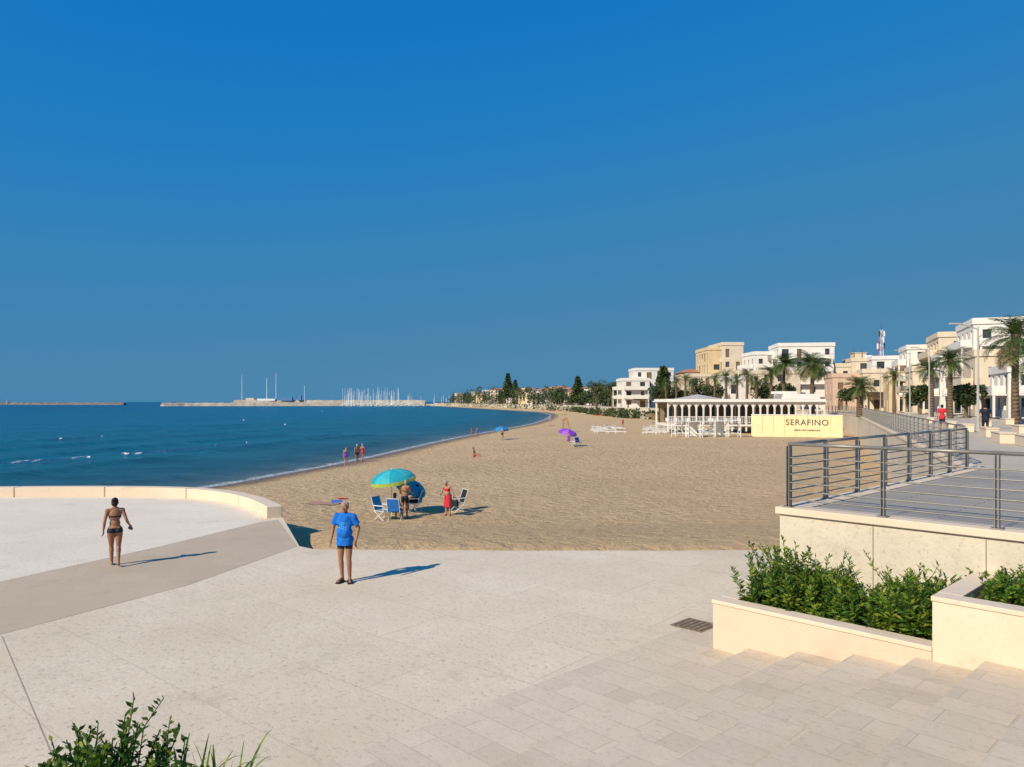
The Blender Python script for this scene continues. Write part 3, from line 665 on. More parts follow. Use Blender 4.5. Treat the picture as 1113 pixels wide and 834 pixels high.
for i in range(270):
    d=random.choice((random.uniform(245,420),random.uniform(330,1000),random.uniform(450,1000))); ex=float(np.interp(d,eY,eX)); k_=min(1.9,max(1,d/380))
    x=ex+random.uniform(2,35) if random.random()<.7 else ex+random.uniform(20,160)
    h=random.uniform(3.0,8.5)*k_; s=random.uniform(2,4.2)*k_; tr.tube((x,d,PZ),(x,d,PZ+h),.3,.15,5)
    for k in range(4): C.append((x+random.gauss(0,s*.5),d+random.gauss(0,s*.5),PZ+h*random.uniform(.45,1.0),s*random.uniform(.5,.9),s*random.uniform(.4,.7),random.uniform(.3,.8)))
V,mi=clumps(C,1.0,60); e=empty('distant_tree_belt'); quads_obj('foliage',V,mi,[treeA,treeB],e); tr.obj('trunks',[M['bark']],e)
C=[]
for i in range(220):
    d=170*math.exp(random.uniform(0,math.log(1150/170))); ex=float(np.interp(d,eY,eX)); k_=min(2,max(1,d/350))
    C.append((ex-random.uniform(-.5,2.5),d,sandz(ex-2,d)+1.0*k_,random.uniform(1,2.6)*k_,random.uniform(.9,2.0)*k_,random.uniform(.3,.8)))
V,mi=clumps(C,.7,46); quads_obj('coastal_bushes',V,mi,[treeA,treeB])
def tree(px,d,h,s,name='broadleaf_tree'):
    x=X(px,d); e=empty(name,(x,d,PZ)); t=MB(); t.tube((0,0,0),(0,0,h*.6),.25,.15,8); C=[]
    for k in range(9):
        a=random.random()*6.28; r=s*random.uniform(.2,.8); q=(math.cos(a)*r,math.sin(a)*r,h*random.uniform(.55,1)); t.tube((0,0,h*.45),q,.1,.03,5); C.append((*q,s*.42,s*.36,random.uniform(.2,.6)))
    V,mi=clumps(C,.42,150); quads_obj('foliage',V,mi,[treeA,treeB],e); t.obj('trunk',[M['bark']],e)
for px,d,h,s in ((760,194,7,3.5),(772,190,6,3),(828,165,6,3),(715,225,6,3),(920,150,4.5,2.2),(740,200,5,3),(665,250,8,3.5),(648,270,9,4),(1050,86,3.6,1.6),(1000,108,3.6,1.6),(856,150,5,2.6)): tree(px,d,h,s)
def norfolk(px,d,yt):
    h=Z(yt,d)-PZ; e=empty('norfolk_pine',(X(px,d),d,PZ)); t=MB(); t.tube((0,0,0),(0,0,h),.4,.06,8); C=[]
    n=10
    for k in range(n):
        z=h*(.22+.76*k/n); r=h*.20*(1-k/n)+.3
        for a in range(6):
            q=(math.cos(a*1.05+k)*r,math.sin(a*1.05+k)*r,z); t.tube((0,0,z-.2),q,.08,.03,4)
            for s in (.4,.7,1.0): C.append((q[0]*s,q[1]*s,z+.1,r*.22,.35,.6))
    V,mi=clumps(C,.5+h*.02,24); quads_obj('foliage',V,mi,[treeA,treeB],e); t.obj('trunk',[M['bark']],e)
norfolk(552,640,404); norfolk(560,700,412); norfolk(721,230,397); norfolk(628,400,408)
def lamp(px,d,yt):
    h=Z(yt,d)-PZ; e=empty('street_lamp',(X(px,d),d,PZ)); t=MB(); t.tube((0,0,0),(0,0,h*.97),.09,.05,8); t.tube((0,0,h*.95),(-1.2,0,h),.04,.03,6); t.box(-1.45,0,h,.7,.22,.09); t.tube((0,0,0),(0,0,.5),.14,.12,8)
    t.obj('pole_and_head',[M['grey']],e)
lamp(1063,47,352); lamp(989,88,381); lamp(1010,72,378); lamp(957,140,398); lamp(932,175,404)
# ------------------------------------------------------------------ harbour
rock=mat('breakwater_stone',(0.42,0.36,0.28),0.9,0.25,0.1,0.5,.6)
def breakwater(name,pts,ztop,width,rk):
    mb=MB()
    for (x0,y0),(x1,y1) in zip(pts[:-1],pts[1:]):
        a=math.atan2(y1-y0,x1-x0); n=max(2,int(math.hypot(x1-x0,y1-y0)/5)); ny=Vector((-math.sin(a),math.cos(a)))
        for i in range(n):
            t=(i+.5)/n; cx=x0+(x1-x0)*t;cy=y0+(y1-y0)*t; zt=ztop+random.gauss(0,.25)
            mb.add([(cx-3*math.cos(a)-ny.x*width,cy-3*math.sin(a)-ny.y*width,WZ-1),(cx+3*math.cos(a)-ny.x*width,cy+3*math.sin(a)-ny.y*width,WZ-1),(cx+3*math.cos(a)-ny.x*width*.3,cy+3*math.sin(a)-ny.y*width*.3,zt),(cx-3*math.cos(a)-ny.x*width*.3,cy-3*math.sin(a)-ny.y*width*.3,zt),(cx-3*math.cos(a)+ny.x*width,cy-3*math.sin(a)+ny.y*width,WZ-1),(cx+3*math.cos(a)+ny.x*width,cy+3*math.sin(a)+ny.y*width,WZ-1)],[(0,1,2,3),(3,2,5,4),(0,3,4),(1,5,2)])
    return mb.obj(name,[rk])
breakwater('stone_breakwater',[(X(176,980),980),(X(200,1000),1000),(X(260,1020),1020),(X(330,1040),1040),(X(400,1060),1060),(X(455,1060),1060)],3.0,9,rock)
breakwater('stone_breakwater',[(X(255,1075),1075),(X(330,1085),1085),(X(462,1085),1085)],6.5,8,rock)
breakwater('outer_breakwater',[(X(-60,1500),1500),(X(20,1450),1450),(X(136,1400),1400)],3.2,8,mat('dark_breakwater_rock',(0.16,0.145,0.13),0.9,0.25,0.1))
mb=MB()
for i in range(95):
    px=random.uniform(372,446) if i<78 else random.uniform(446,520); d=random.uniform(1020,1050); x=X(px,d); h=random.uniform(12,25) if i<78 else random.uniform(9,15)
    mb.tube((x,d,WZ+1),(x,d,WZ+1+h),.24,.16,5,0); mb.tube((x,d,WZ+3),(x+4,d+.5,WZ+3),.15,.1,4,0)
    mb.add([(x-5,d,WZ+1.6),(x-1,d-1.6,WZ+1.5),(x+5,d-1.3,WZ+1.4),(x+5,d+1.3,WZ+1.4),(x-1,d+1.6,WZ+1.5),(x-3.5,d,WZ),(x+4.5,d-1,WZ),(x+4.5,d+1,WZ)],[(0,1,2,3,4),(0,5,6,2,1),(0,4,3,7,5),(2,6,7,3)],0)
mb.obj('marina_sailboats',[M['paint']])
mb=MB()
for px,yt,r in ((263,408,.5),(290,411,.6),(300,406,.45),(331,419,.4)):
    d=1080; x=X(px,d); mb.tube((x,d,2),(x,d,Z(yt,d)),r,r*.6,5)
mb.box(X(312,1080),1080,8,16,6,5,1); mb.box(X(326,1080),1080,9.5,5,5,7,1); mb.box(X(290,1080),1080,7,26,8,3,0); mb.box(X(272,1080),1082,7.5,12,8,4,2)
mb.obj('harbour_cranes_and_sheds',[M['paint'],mat('shed_blue',(0.10,0.22,0.42),.6),M['cream']])
mb=MB(); mb.tube((X(8,1450),1450,0),(X(8,1450),1450,8),1.2,.9,8); mb.obj('harbour_light',[M['grey']])
mb=MB()
for px,y in ((265,457),(310,462),(420,451),(350,447)):
    p=G(px,y,WZ); mb.ell((p.x,p.y,p.z+.05),(.22,.22,.2))
mb.obj('mooring_buoys',[M['paint']])
# ------------------------------------------------------------------ beach restaurant
e=empty('beach_restaurant',(0,0,0)); mb=MB(); d=112; xa=X(726,d); xb=X(896,d)
mb.box((xa+xb)/2,d+5,3.97,xb-xa+.6,11,.18); mb.box((xa+xb)/2,d+5,4.2,xb-xa+.2,10.6,.3)
nc=22; stp=(xb-xa)/nc
for i in range(nc+1):
    x=xa+i*stp; mb.box(x,d,1.7,.2,.24,4.5)
    if i%3==0: mb.box(x,d+9,1.7,.24,.24,4.5)
for i in range(nc):
    x0=xa+i*stp+.1; x1=x0+stp-.2; n=8; vs=[]
    for k in range(n+1):
        t=k/n; x=x0+(x1-x0)*t; zc=2.75+.75*math.sin(math.pi*t)**.6; vs+=[(x,d-.05,zc),(x,d-.05,3.87)]
    mb.add(vs,[(2*k,2*k+2,2*k+3,2*k+1) for k in range(n)])
mb.box((xa+xb)/2,d,1.65,xb-xa,.08,.1)
for i in range(90): mb.box(xa+(xb-xa)*i/90,d,1.15,.06,.06,1.0)
mb.box((xa+xb)/2,d+4.5,.35,xb-xa,9.5,.25); mb.obj('arcade',[M['white']],e)
mb=MB(); mb.box((xa+xb)/2,d+9.6,2.2,xb-xa-1,.3,3.3,0)
for i in range(9): mb.box(xa+2+i*2.5,d+9.4,1.9,1.2,.12,2.1,1)
mb.obj('back_wall',[M['wood'],M['glass']],e)
mb=MB(); xc=X(765,d); mb.add([(xc-3.2,d+.8,4.36),(xc+3.2,d+.8,4.36),(xc+3.2,d+7,4.36),(xc-3.2,d+7,4.36),(xc,d+3.9,5.1)],[(0,1,4),(1,2,4),(2,3,4),(3,0,4)]); mb.obj('hip_roof',[M['grey']],e)
mb=MB(); x1=X(858,d); mb.box((x1+xb)/2,d+4,4.75,xb-x1,5,.75); mb.box((x1+xb)/2-2,d+4,5.35,3,3,.4); mb.obj('upper_volume',[M['white']],e)
mb=MB()
for i in range(26):
    x=xa+1+random.random()*(xb-xa-2); y=d+1+random.random()*6; mb.tube((x,y,.48),(x,y,1.2),.04,n=6); mb.tube((x,y,1.2),(x,y,1.24),.5,n=12)
    for a in (0,2,4): mb.box(x+.8*math.cos(a),y+.8*math.sin(a),.92,.42,.42,.05,0,a); mb.box(x+1.0*math.cos(a),y+1.0*math.sin(a),1.15,.05,.42,.5,0,a)
mb.obj('tables_and_chairs',[M['paint']],e)
for k,(px,d2) in enumerate(((738,103),(753,102),(768,101),(782,101),(797,100))):
    e=empty('beach_cabin',(X(px,d2),d2,sandz(X(px,d2),d2)),random.uniform(-.1,.1)); mb=MB()
    for a in (-.8,.8):
        for b_ in (-.8,.8): mb.box(a,b_,1.1,.08,.08,2.2)
    mb.box(0,0,2.22,1.75,1.75,.06)
    for z in (.5,1.1,1.7): mb.box(0,.8,z,1.5,.05,.12); mb.box(-.8,0,z,.05,1.5,.12); mb.box(.82,0,z,.05,1.5,.12)
    if k%2: mb.box(0,.8,1.1,1.5,.03,2.0)
    mb.obj('frame',[M['paint']],e)
p0=GS(817,474.5);p1=GS(916,475.5); e=empty('serafino_sign_wall'); e.location=p0; yawS=math.atan2(p1.y-p0.y,p1.x-p0.x); e.rotation_euler=(0,0,yawS); Ls=(p1-p0).length
hz=2.95
mb=MB(); npn=8
for k in range(npn): mb.box(Ls*(k+.5)/npn,0,hz/2-.2,Ls/npn-.03,.08,hz+.4)
sg=mat('pale_yellow_boards',(0.78,0.67,0.38),0.7,.06,1.2); mb.obj('boards',[sg],e)
mb=MB(); mb.box(Ls/2,-.02,hz+.06,Ls+.1,.18,.1); 
for k in range(npn+1): mb.box(Ls*k/npn,.12,hz/2-.2,.1,.1,hz+.4)
mb.obj('frame',[M['paint']],e)
cu=bpy.data.curves.new('lettering','FONT'); cu.body='SERAFINO'; cu.size=1.1; cu.extrude=.02; cu.align_x='CENTER'; cu.space_character=1.1
to=bpy.data.objects.new('lettering',cu); scene.collection.objects.link(to); to.parent=e; to.location=(Ls*.62,-.07,hz*.56); to.rotation_euler=(math.pi/2,0,0); cu.materials.append(M['dark'])
cu=bpy.data.curves.new('small_lettering','FONT'); cu.body='beach club restaurant'; cu.size=.38; cu.extrude=.02; cu.align_x='CENTER'
to=bpy.data.objects.new('small_lettering',cu); scene.collection.objects.link(to); to.parent=e; to.location=(Ls*.62,-.07,hz*.3); to.rotation_euler=(math.pi/2,0,0); cu.materials.append(M['dark'])
# ------------------------------------------------------------------ beach furniture
def umbrella(name,loc,R,h,mats,tilt=(0,0),drop=.42,n=8,fringe=None):
    e=empty(name,loc); T=Matrix.Translation((0,0,h))@Matrix.Rotation(tilt[0],4,'X')@Matrix.Rotation(tilt[1],4,'Y')
    mb=MB(); sub=5
    for k in range(n):
        for j in range(sub):
            for i in range(4):
                def P(tj,ti):
                    a=2*math.pi*(k+ti/4)/n; sag=1-0.045*math.sin(math.pi*ti/4)*(tj/sub); r=R*math.sin(tj/sub*1.25)/math.sin(1.25)*sag
                    z=-drop*(tj/sub)**1.8; return T@Vector((r*math.cos(a),r*math.sin(a),z))
                mi=k%2 if fringe is None else (2 if (k%2 and len(mats)>2) else 0)
                mb.add([P(j,i),P(j+1,i),P(j+1,i+1),P(j,i+1)],[(0,1,2,3)],mi)
    for k in range(n*4):
        a0=2*math.pi*k/(n*4);a1=2*math.pi*(k+1)/(n*4); q=[T@Vector((R*.995*math.cos(a),R*.995*math.sin(a),z)) for a,z in ((a0,-drop),(a1,-drop),(a1,-drop-.13-.03*(k%2)),(a0,-drop-.13-.03*((k+1)%2)))]
        mb.add(q,[(0,1,2,3)],1 if (k//4)%2 or fringe else 0)
    mb.obj('canopy',mats,e,smooth=False)
    pb=MB(); top=T@Vector((0,0,.06)); pb.tube((0,0,-.3),(top.x*.5,top.y*.5,h*.55),.017,n=8); pb.tube((top.x*.5,top.y*.5,h*.55),top,.015,n=8)
    for k in range(n):
        a=2*math.pi*k/n; pb.tube(T@Vector((0,0,-.02)),T@Vector((R*.97*math.cos(a),R*.97*math.sin(a),-drop)),.005,n=4)
    pb.obj('pole_and_ribs',[M['paint']],e); return e
def beach_chair(name,loc,rz,fab):
    e=empty(name,loc,rz); mb=MB(); r=.013
    for s in (-.27,.27):
        mb.tube((s,-.25,0),(s,.28,.42),r,mi=0,n=6); mb.tube((s,.25,0),(s,-.28,.42),r,n=6); mb.tube((s,.2,.36),(s,.42,.98),r,n=6); mb.tube((s,-.28,.40),(s,.25,.40),r,n=6)
        mb.tube((s,-.25,.62),(s,.3,.62),.02,n=6,mi=2); mb.tube((s,-.26,.4),(s,-.25,.62),r,n=6)
    for z,y in ((0,-.25),(0,.25),(.98,.42)): mb.tube((-.27,y,z),(.27,y,z),r,n=6)
    for k in range(5):
        y0=-.28+k*.1; y1=y0+.1; zz=lambda y:.40-.04*math.cos(y*5); mb.add([(-.26,y0,zz(y0)),(.26,y0,zz(y0)),(.26,y1,zz(y1)),(-.26,y1,zz(y1))],[(0,1,2,3)],1)
    for k in range(5):
        t0=k/5;t1=(k+1)/5; f=lambda t:(.22+.2*t,.42+.55*t); a=f(t0);b_=f(t1); mb.add([(-.26,a[0],a[1]),(.26,a[0],a[1]),(.26,b_[0],b_[1]),(-.26,b_[0],b_[1])],[(0,1,2,3)],1)
    mb.obj('frame_and_canvas',[M['paint'],fab,M['paint']],e); return e
uL=GS(430,560)
M['turq2']=mat('cyan_blue_fabric',(0.03,0.30,0.55),.7,.1,6,transl=.2)
umbrella('beach_umbrella',(uL.x-.18,uL.y,uL.z),1.0,2.02,[M['turq'],M['yel'],M['turqL']],(math.radians(6),math.radians(-8)),.42,fringe=True)
umbrella('beach_umbrella',(uL.x+.70,uL.y+1.0,uL.z),0.70,1.40,[M['turq2'],M['turq']],(math.radians(8),math.radians(22)),.35)
p=GS(416,565); beach_chair('beach_chair',p,math.radians(60),M['turq2'])
p=GS(430,566); beach_chair('beach_chair',p,math.radians(170),M['blue'])
p=GS(451,556); beach_chair('beach_chair',p,math.radians(-100),M['turq2'])
p=GS(497,556); beach_chair('beach_chair',p,math.radians(-60),M['black'])
p=GS(618,485.5); umbrella('beach_umbrella',p,1.05,1.95,[M['purple'],mat('violet_fabric',(.4,.12,.6),.7)],(math.radians(10),math.radians(12)),.4)
p=GS(545,478); umbrella('beach_umbrella',p,1.0,1.8,[M['blue'],M['turq2']],(math.radians(5),0),.4)
p=GS(629,485); beach_chair('beach_chair',p,math.radians(30),M['blue'])
p=GS(625,486); beach_chair('beach_chair',(p.x-.3,p.y,p.z),math.radians(80),M['blue'])
for px,y in ((735,452),(748,451),(716,455),(729,458),(708,452),(722,450)):
    p=GS(px,y+8); umbrella('straw_parasol',p,1.4,2.3,[M['thatch'],M['thatch']],(0,0),.7,fringe=True)
def lounger_mesh():
    mb=MB()
    for s in (-.3,.3): mb.box(s,0,.33,.05,1.9,.05); 
    for k in range(14): mb.box(0,-.85+k*.09,.36,.6,.07,.02)
    for k in range(8): mb.box(0,.42+k*.06,.38+k*.06,.6,.07,.02)
    for sx in (-.27,.27):
        for y in (-.75,.7): mb.box(sx,y,.16,.05,.05,.32)
    return mb
for i in range(58):
    if i<18: p=GS(646+random.uniform(0,30),468+random.uniform(-3,4))
    elif i<44: p=GS(702+random.uniform(0,40),467+random.uniform(-6,6))
    else: p=GS(735+random.uniform(0,80),473+random.uniform(-2,2))
    o=lounger_mesh().obj('sun_lounger',[M['paint']]); o.location=p; o.rotation_euler=(0,0,random.uniform(1.2,1.9)); 
for i in range(12):
    p=GS(804+i*0.9,469); o=lounger_mesh().obj('sun_lounger',[M['paint']]); o.location=(p.x,p.y,p.z+.12*(i%4)); o.rotation_euler=(0,0,1.6)
def boat(px,py,col,ln=3.2,name='beached_kayak',rz=.3):
    p=GS(px,py); e=empty(name,p,rz); mb=MB(); n=12
    rows=[]
    for k in range(n+1):
        t=k/n*2-1; w_=.38*(1-abs(t)**2.4)+.02; z=.28+.12*t*t; rows.append([(t*ln/2,-w_,z),(t*ln/2,-w_*.6,.02+.1*t*t),(t*ln/2,w_*.6,.02+.1*t*t),(t*ln/2,w_,z),(t*ln/2,0,z-.08)])
    vs=[q for r_ in rows for q in r_]; fs=[]
    for k in range(n):
        q=5*k
        for a,b_ in ((0,1),(1,2),(2,3),(3,4),(4,0)): fs.append((q+a,q+b_,q+5+b_,q+5+a))
    mb.add(vs,fs); mb.obj('hull',[col],e,smooth=True)
boat(590,446,M['orange'],4); boat(600,447,M['red'],4); boat(637,450,M['paint'],5,'beached_boat'); boat(650,452,M['orange'],4); boat(612,451,M['yel'],4)
p=GS(615,470); e=empty('lifeguard_chair',p); mb=MB()
for a in (-1,1):
    for b_ in (-1,1): mb.tube((a*.7,b_*.6,0),(a*.35,b_*.35,1.9),.04,n=6)
for z in (.5,.95,1.4): mb.box(0,-.6+z*.12,z,1.2-z*.3,.05,.07)
mb.box(0,0,1.92,.75,.75,.06); mb.box(0,.34,2.2,.7,.05,.5); mb.obj('frame',[mat('varnished_wood',(0.45,0.24,0.10),.6)],e)
def towel(px,py,w_,l_,rz,mt,name='beach_towel'):
    p=GS(px,py); o=MB(); n=8
    vs=[];fs=[]
    c,s=math.cos(rz),math.sin(rz)
    for i in range(n+1):
        for j in range(n+1):
            a=(i/n-.5)*w_;b_=(j/n-.5)*l_; x=p.x+a*c-b_*s;y=p.y+a*s+b_*c; vs.append((x,y,sandz(x,y)+.03+.02*math.sin(i*1.7+j)))
    for i in range(n):
        for j in range(n): q=i*(n+1)+j; fs.append((q,q+1,q+n+2,q+n+1))
    o.add(vs,fs); o.obj(name,[mt],smooth=True)
towel(352,548,.9,1.7,1.2,M['skin2']); towel(366,546,.5,.9,.3,M['blue'],'beach_bag_and_clothes'); towel(372,542.5,.4,.6,.9,M['red'],'folded_towel'); towel(600,463,1.0,2.0,.4,M['red'])
# ------------------------------------------------------------------ people
def V3(*a): return Vector(a)
BASE=dict(pel=V3(0,0,.95),wai=V3(0,0,1.09),che=V3(0,0,1.30),nec=V3(0,.015,1.48),hed=V3(0,-.012,1.63),face=V3(0,-1,0),
 shL=V3(.175,.01,1.43),elL=V3(.245,.03,1.15),wrL=V3(.265,-.05,.91),hdL=V3(.0,-.2,-1),
 shR=V3(-.175,.01,1.43),elR=V3(-.245,.03,1.15),wrR=V3(-.265,-.05,.91),hdR=V3(.0,-.2,-1),
 hiL=V3(.088,0,.92),knL=V3(.1,-.02,.50),anL=V3(.108,.02,.085),toL=V3(.135,-.13,.03),
 hiR=V3(-.088,0,.92),knR=V3(-.1,-.02,.50),anR=V3(-.108,.02,.085),toR=V3(-.135,-.13,.03))
def hand(mb,w_,d,side,n_,k=1.0):
    d=d.normalized(); side=(side-d*side.dot(d)).normalized(); nn=d.cross(side)*n_
    for off,l in ((.030,.082),(.010,.088),(-.010,.084),(-.029,.076)):
        kn=w_+d*l+side*off*1.0; mb.capsule(w_+side*off*.55+d*.012,kn,.0135,.012,8)
        l1,l2={.030:(.038,.034),.010:(.044,.038),-.010:(.040,.036),-.029:(.030,.027)}[off]
        a=.35*k; p1=kn+(d*math.cos(a)+nn*math.sin(a))*l1+side*off*.12; a=.95*k; p2=p1+(d*math.cos(a)+nn*math.sin(a))*l2
        mb.capsule(kn,p1,.0095,.0088,8); mb.capsule(p1,p2,.0088,.0075,8)
    t1=w_+side*.055+d*.052+nn*.012; mb.capsule(w_+side*.018+d*.02,t1,.0145,.011,8); mb.capsule(t1,t1+d*.034+side*.010+nn*.008,.0105,.0085,8)
def remeshed(name,mb,vox,smooth=4,cut=None):
    me=mb.mesh('tmp',[]); o=bpy.data.objects.new('tmp',me); scene.collection.objects.link(o)
    r=o.modifiers.new('r','REMESH'); r.mode='VOXEL'; r.voxel_size=vox; r.use_smooth_shade=True
    if smooth: s=o.modifiers.new('s','SMOOTH'); s.factor=.5; s.iterations=smooth
    dg=bpy.context.evaluated_depsgraph_get(); nm=bpy.data.meshes.new_from_object(o.evaluated_get(dg)); bpy.data.objects.remove(o)
    if cut:
        bm=bmesh.new(); bm.from_mesh(nm)
        for co_,no in cut: bmesh.ops.bisect_plane(bm,geom=bm.verts[:]+bm.edges[:]+bm.faces[:],plane_co=co_,plane_no=no,clear_outer=True)
        bm.to_mesh(nm); bm.free()
    nm.name=name; return nm
def person(name,loc,yaw,height=1.72,pose=None,skin='skin',hair='hairD',vox=.012,female=False,belly=0.0,paint=None,shirt=None,skirt=None,longhair=False,shoes=None,extra=None):
    J={k:v.copy() for k,v in BASE.items()}
    if pose:
        for k,v in pose.items(): J[k]=Vector(v)
    e=empty(name,loc,yaw,height/1.75); f=J['face'].normalized(); fine=vox<.009
    def body(mb,inf=0.0):
        up=(J['nec']-J['pel']).normalized(); xr=(J['shL']-J['shR']).normalized(); yb=up.cross(xr).normalized(); xr=yb.cross(up)
        R=Matrix((xr,yb,up)).transposed()
        sw=.155 if female else .172
        mb.ell(J['che']+up*.02,(sw+inf,.108+inf,.185+inf),R); mb.ell(J['che']+up*.06-yb*.02,(sw*.82+inf,.095+inf,.10+inf),R)
        mb.ell(J['wai']-yb*(.015+belly*.6),((.125 if female else .145)+inf+belly*.4,.098+inf+belly,.15+inf),R)
        mb.ell(J['pel'],((.170 if female else .158)+inf,.115+inf,.125+inf),R)
        mb.ell(J['pel']+yb*.055-up*.03+xr*.075,(.085+inf,.085+inf,.095+inf),R); mb.ell(J['pel']+yb*.055-up*.03-xr*.075,(.085+inf,.085+inf,.095+inf),R)
        if female:
            for s in (-1,1): mb.ell(J['che']-yb*.085+xr*.07*s-up*.005,(.062+inf,.062+inf,.062+inf),R)
        mb.capsule(J['shL'],J['shR'],.056+inf,.056+inf); mb.capsule(J['nec']-up*.02+xr*.11-up*.03,J['nec']+up*.02,.05+inf,.045+inf); mb.capsule(J['nec']-up*.02-xr*.11-up*.03,J['nec']+up*.02,.05+inf,.045+inf)
        return up,xr,yb,R
    mb=MB(); up,xr,yb,R=body(mb)
    hd=J['hed']; hx=f.cross(Vector((0,0,1))).normalized(); hu=hx.cross(f).normalized(); HR=Matrix((hx,f,hu)).transposed()
    mb.capsule(J['nec'],hd-hu*.05-f*.01,.055 if not female else .047,.052 if not female else .045)
    mb.ell(hd+hu*.02-f*.008,(.076,.094,.098),HR); mb.ell(hd-hu*.045+f*.022,(.058,.068,.072),HR); mb.ell(hd-hu*.088+f*.055,(.03,.028,.024),HR)
    mb.capsule(hd+f*.086+hu*.012,hd+f*.106-hu*.022,.008,.0145,8); mb.capsule(hd+f*.079+hu*.03+hx*.04,hd+f*.079+hu*.03-hx*.04,.012,.012,8)
    for s in (-1,1): mb.ell(hd+hx*.078*s-hu*.005-f*.005,(.012,.020,.033),HR,8,6); mb.ell(hd+hx*.038*s+f*.058-hu*.03,(.026,.026,.026),HR,8,6)
    for S in 'LR':
        sg=1 if S=='L' else -1
        sh,el_,wr=J['sh'+S],J['el'+S],J['wr'+S]; k=.88 if female else 1
        mb.ell(sh+Vector((0,0,-.02)),(.062*k,.062*k,.07*k)); mb.capsule(sh,el_,.053*k,.041*k); mb.ell(sh.lerp(el_,.5),(.05*k,.05*k,.06*k)); mb.capsule(el_,el_.lerp(wr,.35),.041*k,.042*k); mb.capsule(el_.lerp(wr,.35),wr,.042*k,.026*k)
        side=f+(-xr*sg)*.25
        hand(mb,wr,J['hd'+S],side,1 if S=='R' else -1,1.0)
        hi,kn,an,to=J['hi'+S],J['kn'+S],J['an'+S],J['to'+S]; k2=1.08 if female else 1
        mb.capsule(hi,hi.lerp(kn,.35),.09*k2,.083*k2); mb.capsule(hi.lerp(kn,.35),kn,.083*k2,.055); mb.capsule(kn,kn.lerp(an,.32),.053,.057*k2**.5)
        bk=(kn.lerp(an,.3)-(to-an).normalized()*.016); mb.ell(bk,(.048,.052,.10)); mb.capsule(kn.lerp(an,.3),an,.054,.035)
        fd=(to-an); fdh=Vector((fd.x,fd.y,0)).normalized() if Vector((fd.x,fd.y,0)).length>.01 else Vector((0,-1,0))
        fl=(to-an); heel=an-fdh*.03+Vector((0,0,-.045)) if abs(fl.z)<.12 else an-fdh*.03
        mb.capsule(an,heel,.036,.032); mb.capsule(an+(to-an)*.1,to,.036,.024); mb.capsule(heel,to+fdh*.02,.030,.024)
        sd=Vector((-fdh.y,fdh.x,0))
        for t in range(5):
            tb=to+sd*sg*(.026-.013*t)*1; mb.capsule(tb-fdh*.02,tb+fdh*(.045-.006*t)-Vector((0,0,.008)),.0125,.010,8)
    me=remeshed('body',mb,vox,3 if fine else 2); me.materials.append(M[skin])
    if paint:
        for mt,fn in paint:
            me.materials.append(M[mt]); idx=len(me.materials)-1
            for p in me.polygons:
                if fn(p.center): p.material_index=idx
    o=bpy.data.objects.new('body',me); scene.collection.objects.link(o); o.parent=e
    for p in me.polygons: p.use_smooth=True
    fb=MB()
    for s in (-1,1):
        c=hd+hx*.031*s+f*.083+hu*.006; fb.ell(c,(.0125,.007,.007),HR,8,6,0); fb.ell(c+f*.005,(.0058,.004,.006),HR,8,6,1); fb.ell(c+hu*.017+f*.004,(.017,.006,.0035),HR,8,6,1 if hair=='hairD' else 3)
    fb.ell(hd-hu*.052+f*.087,(.024,.008,.007),HR,8,6,2)
    fb.obj('face_features',[M['paint'],M['black'],M['lip'],M['hairG']],e,smooth=True)
    hb=MB()
    if hair=='hairG': hb.ell(hd+hu*.043-f*.022,(.082,.092,.082),HR); hb.ell(hd-hu*.01-f*.04,(.080,.068,.07),HR)
    else:
        hb.ell(hd+hu*.040-f*.020,(.084,.096,.090),HR); hb.ell(hd-hu*.02-f*.045,(.080,.066,.085),HR)
        if longhair=='bun': hb.ell(hd+hu*.085-f*.085,(.05,.05,.045),HR)
        elif longhair: hb.ell(hd-hu*.11-f*.07,(.07,.045,.11),HR)
    hm_=remeshed('hair',hb,.009 if fine else .014,2); hm_.materials.append(M[hair]); o=bpy.data.objects.new('hair',hm_); scene.collection.objects.link(o); o.parent=e
    if shirt:
        sb_=MB(); body(sb_,.018)
        for S in 'LR':
            sh,el_=J['sh'+S],J['el'+S]; sb_.ell(sh,(.078,.074,.075)); sb_.tube(sh,sh.lerp(el_,.68),.073,.078,16)
        hem=J['pel'].z-.13; 
        sb_.tube(J['pel']+V3(0,0,.05),(J['pel'].x,J['pel'].y,hem-.06),.17,.182,20)
        nv=len(sb_.v)
        for i in range(nv-40,nv):
            x,y,z=sb_.v[i]; sb_.v[i]=(x*1.03,(y-J['pel'].y)*.80+J['pel'].y-belly*.4,z)
        sm_=remeshed('t_shirt',sb_,.009,3,[((0,0,hem),(0,0,-1)),(J['nec']+V3(0,0,.022),(0,0.25,1))])
        for v_ in sm_.vertices:
            x,y,z=v_.co; k_=.005*math.sin(z*38+x*22+y*9)+.004*math.sin(z*21-x*41)
            n_=v_.normal; v_.co=v_.co+n_*k_
        for mt in shirt: sm_.materials.append(M[mt])
        if len(shirt)>1:
            for p in sm_.polygons:
                c=p.center
                if c.y<0 and abs(c.x+.01)<.085 and 1.17<c.z<1.33 and (math.sin(c.x*130)+math.sin(c.z*150+c.x*40))>0.9: p.material_index=1
        o=bpy.data.objects.new('t_shirt',sm_); scene.collection.objects.link(o); o.parent=e
        q=o.modifiers.new('so','SOLIDIFY'); q.thickness=.005
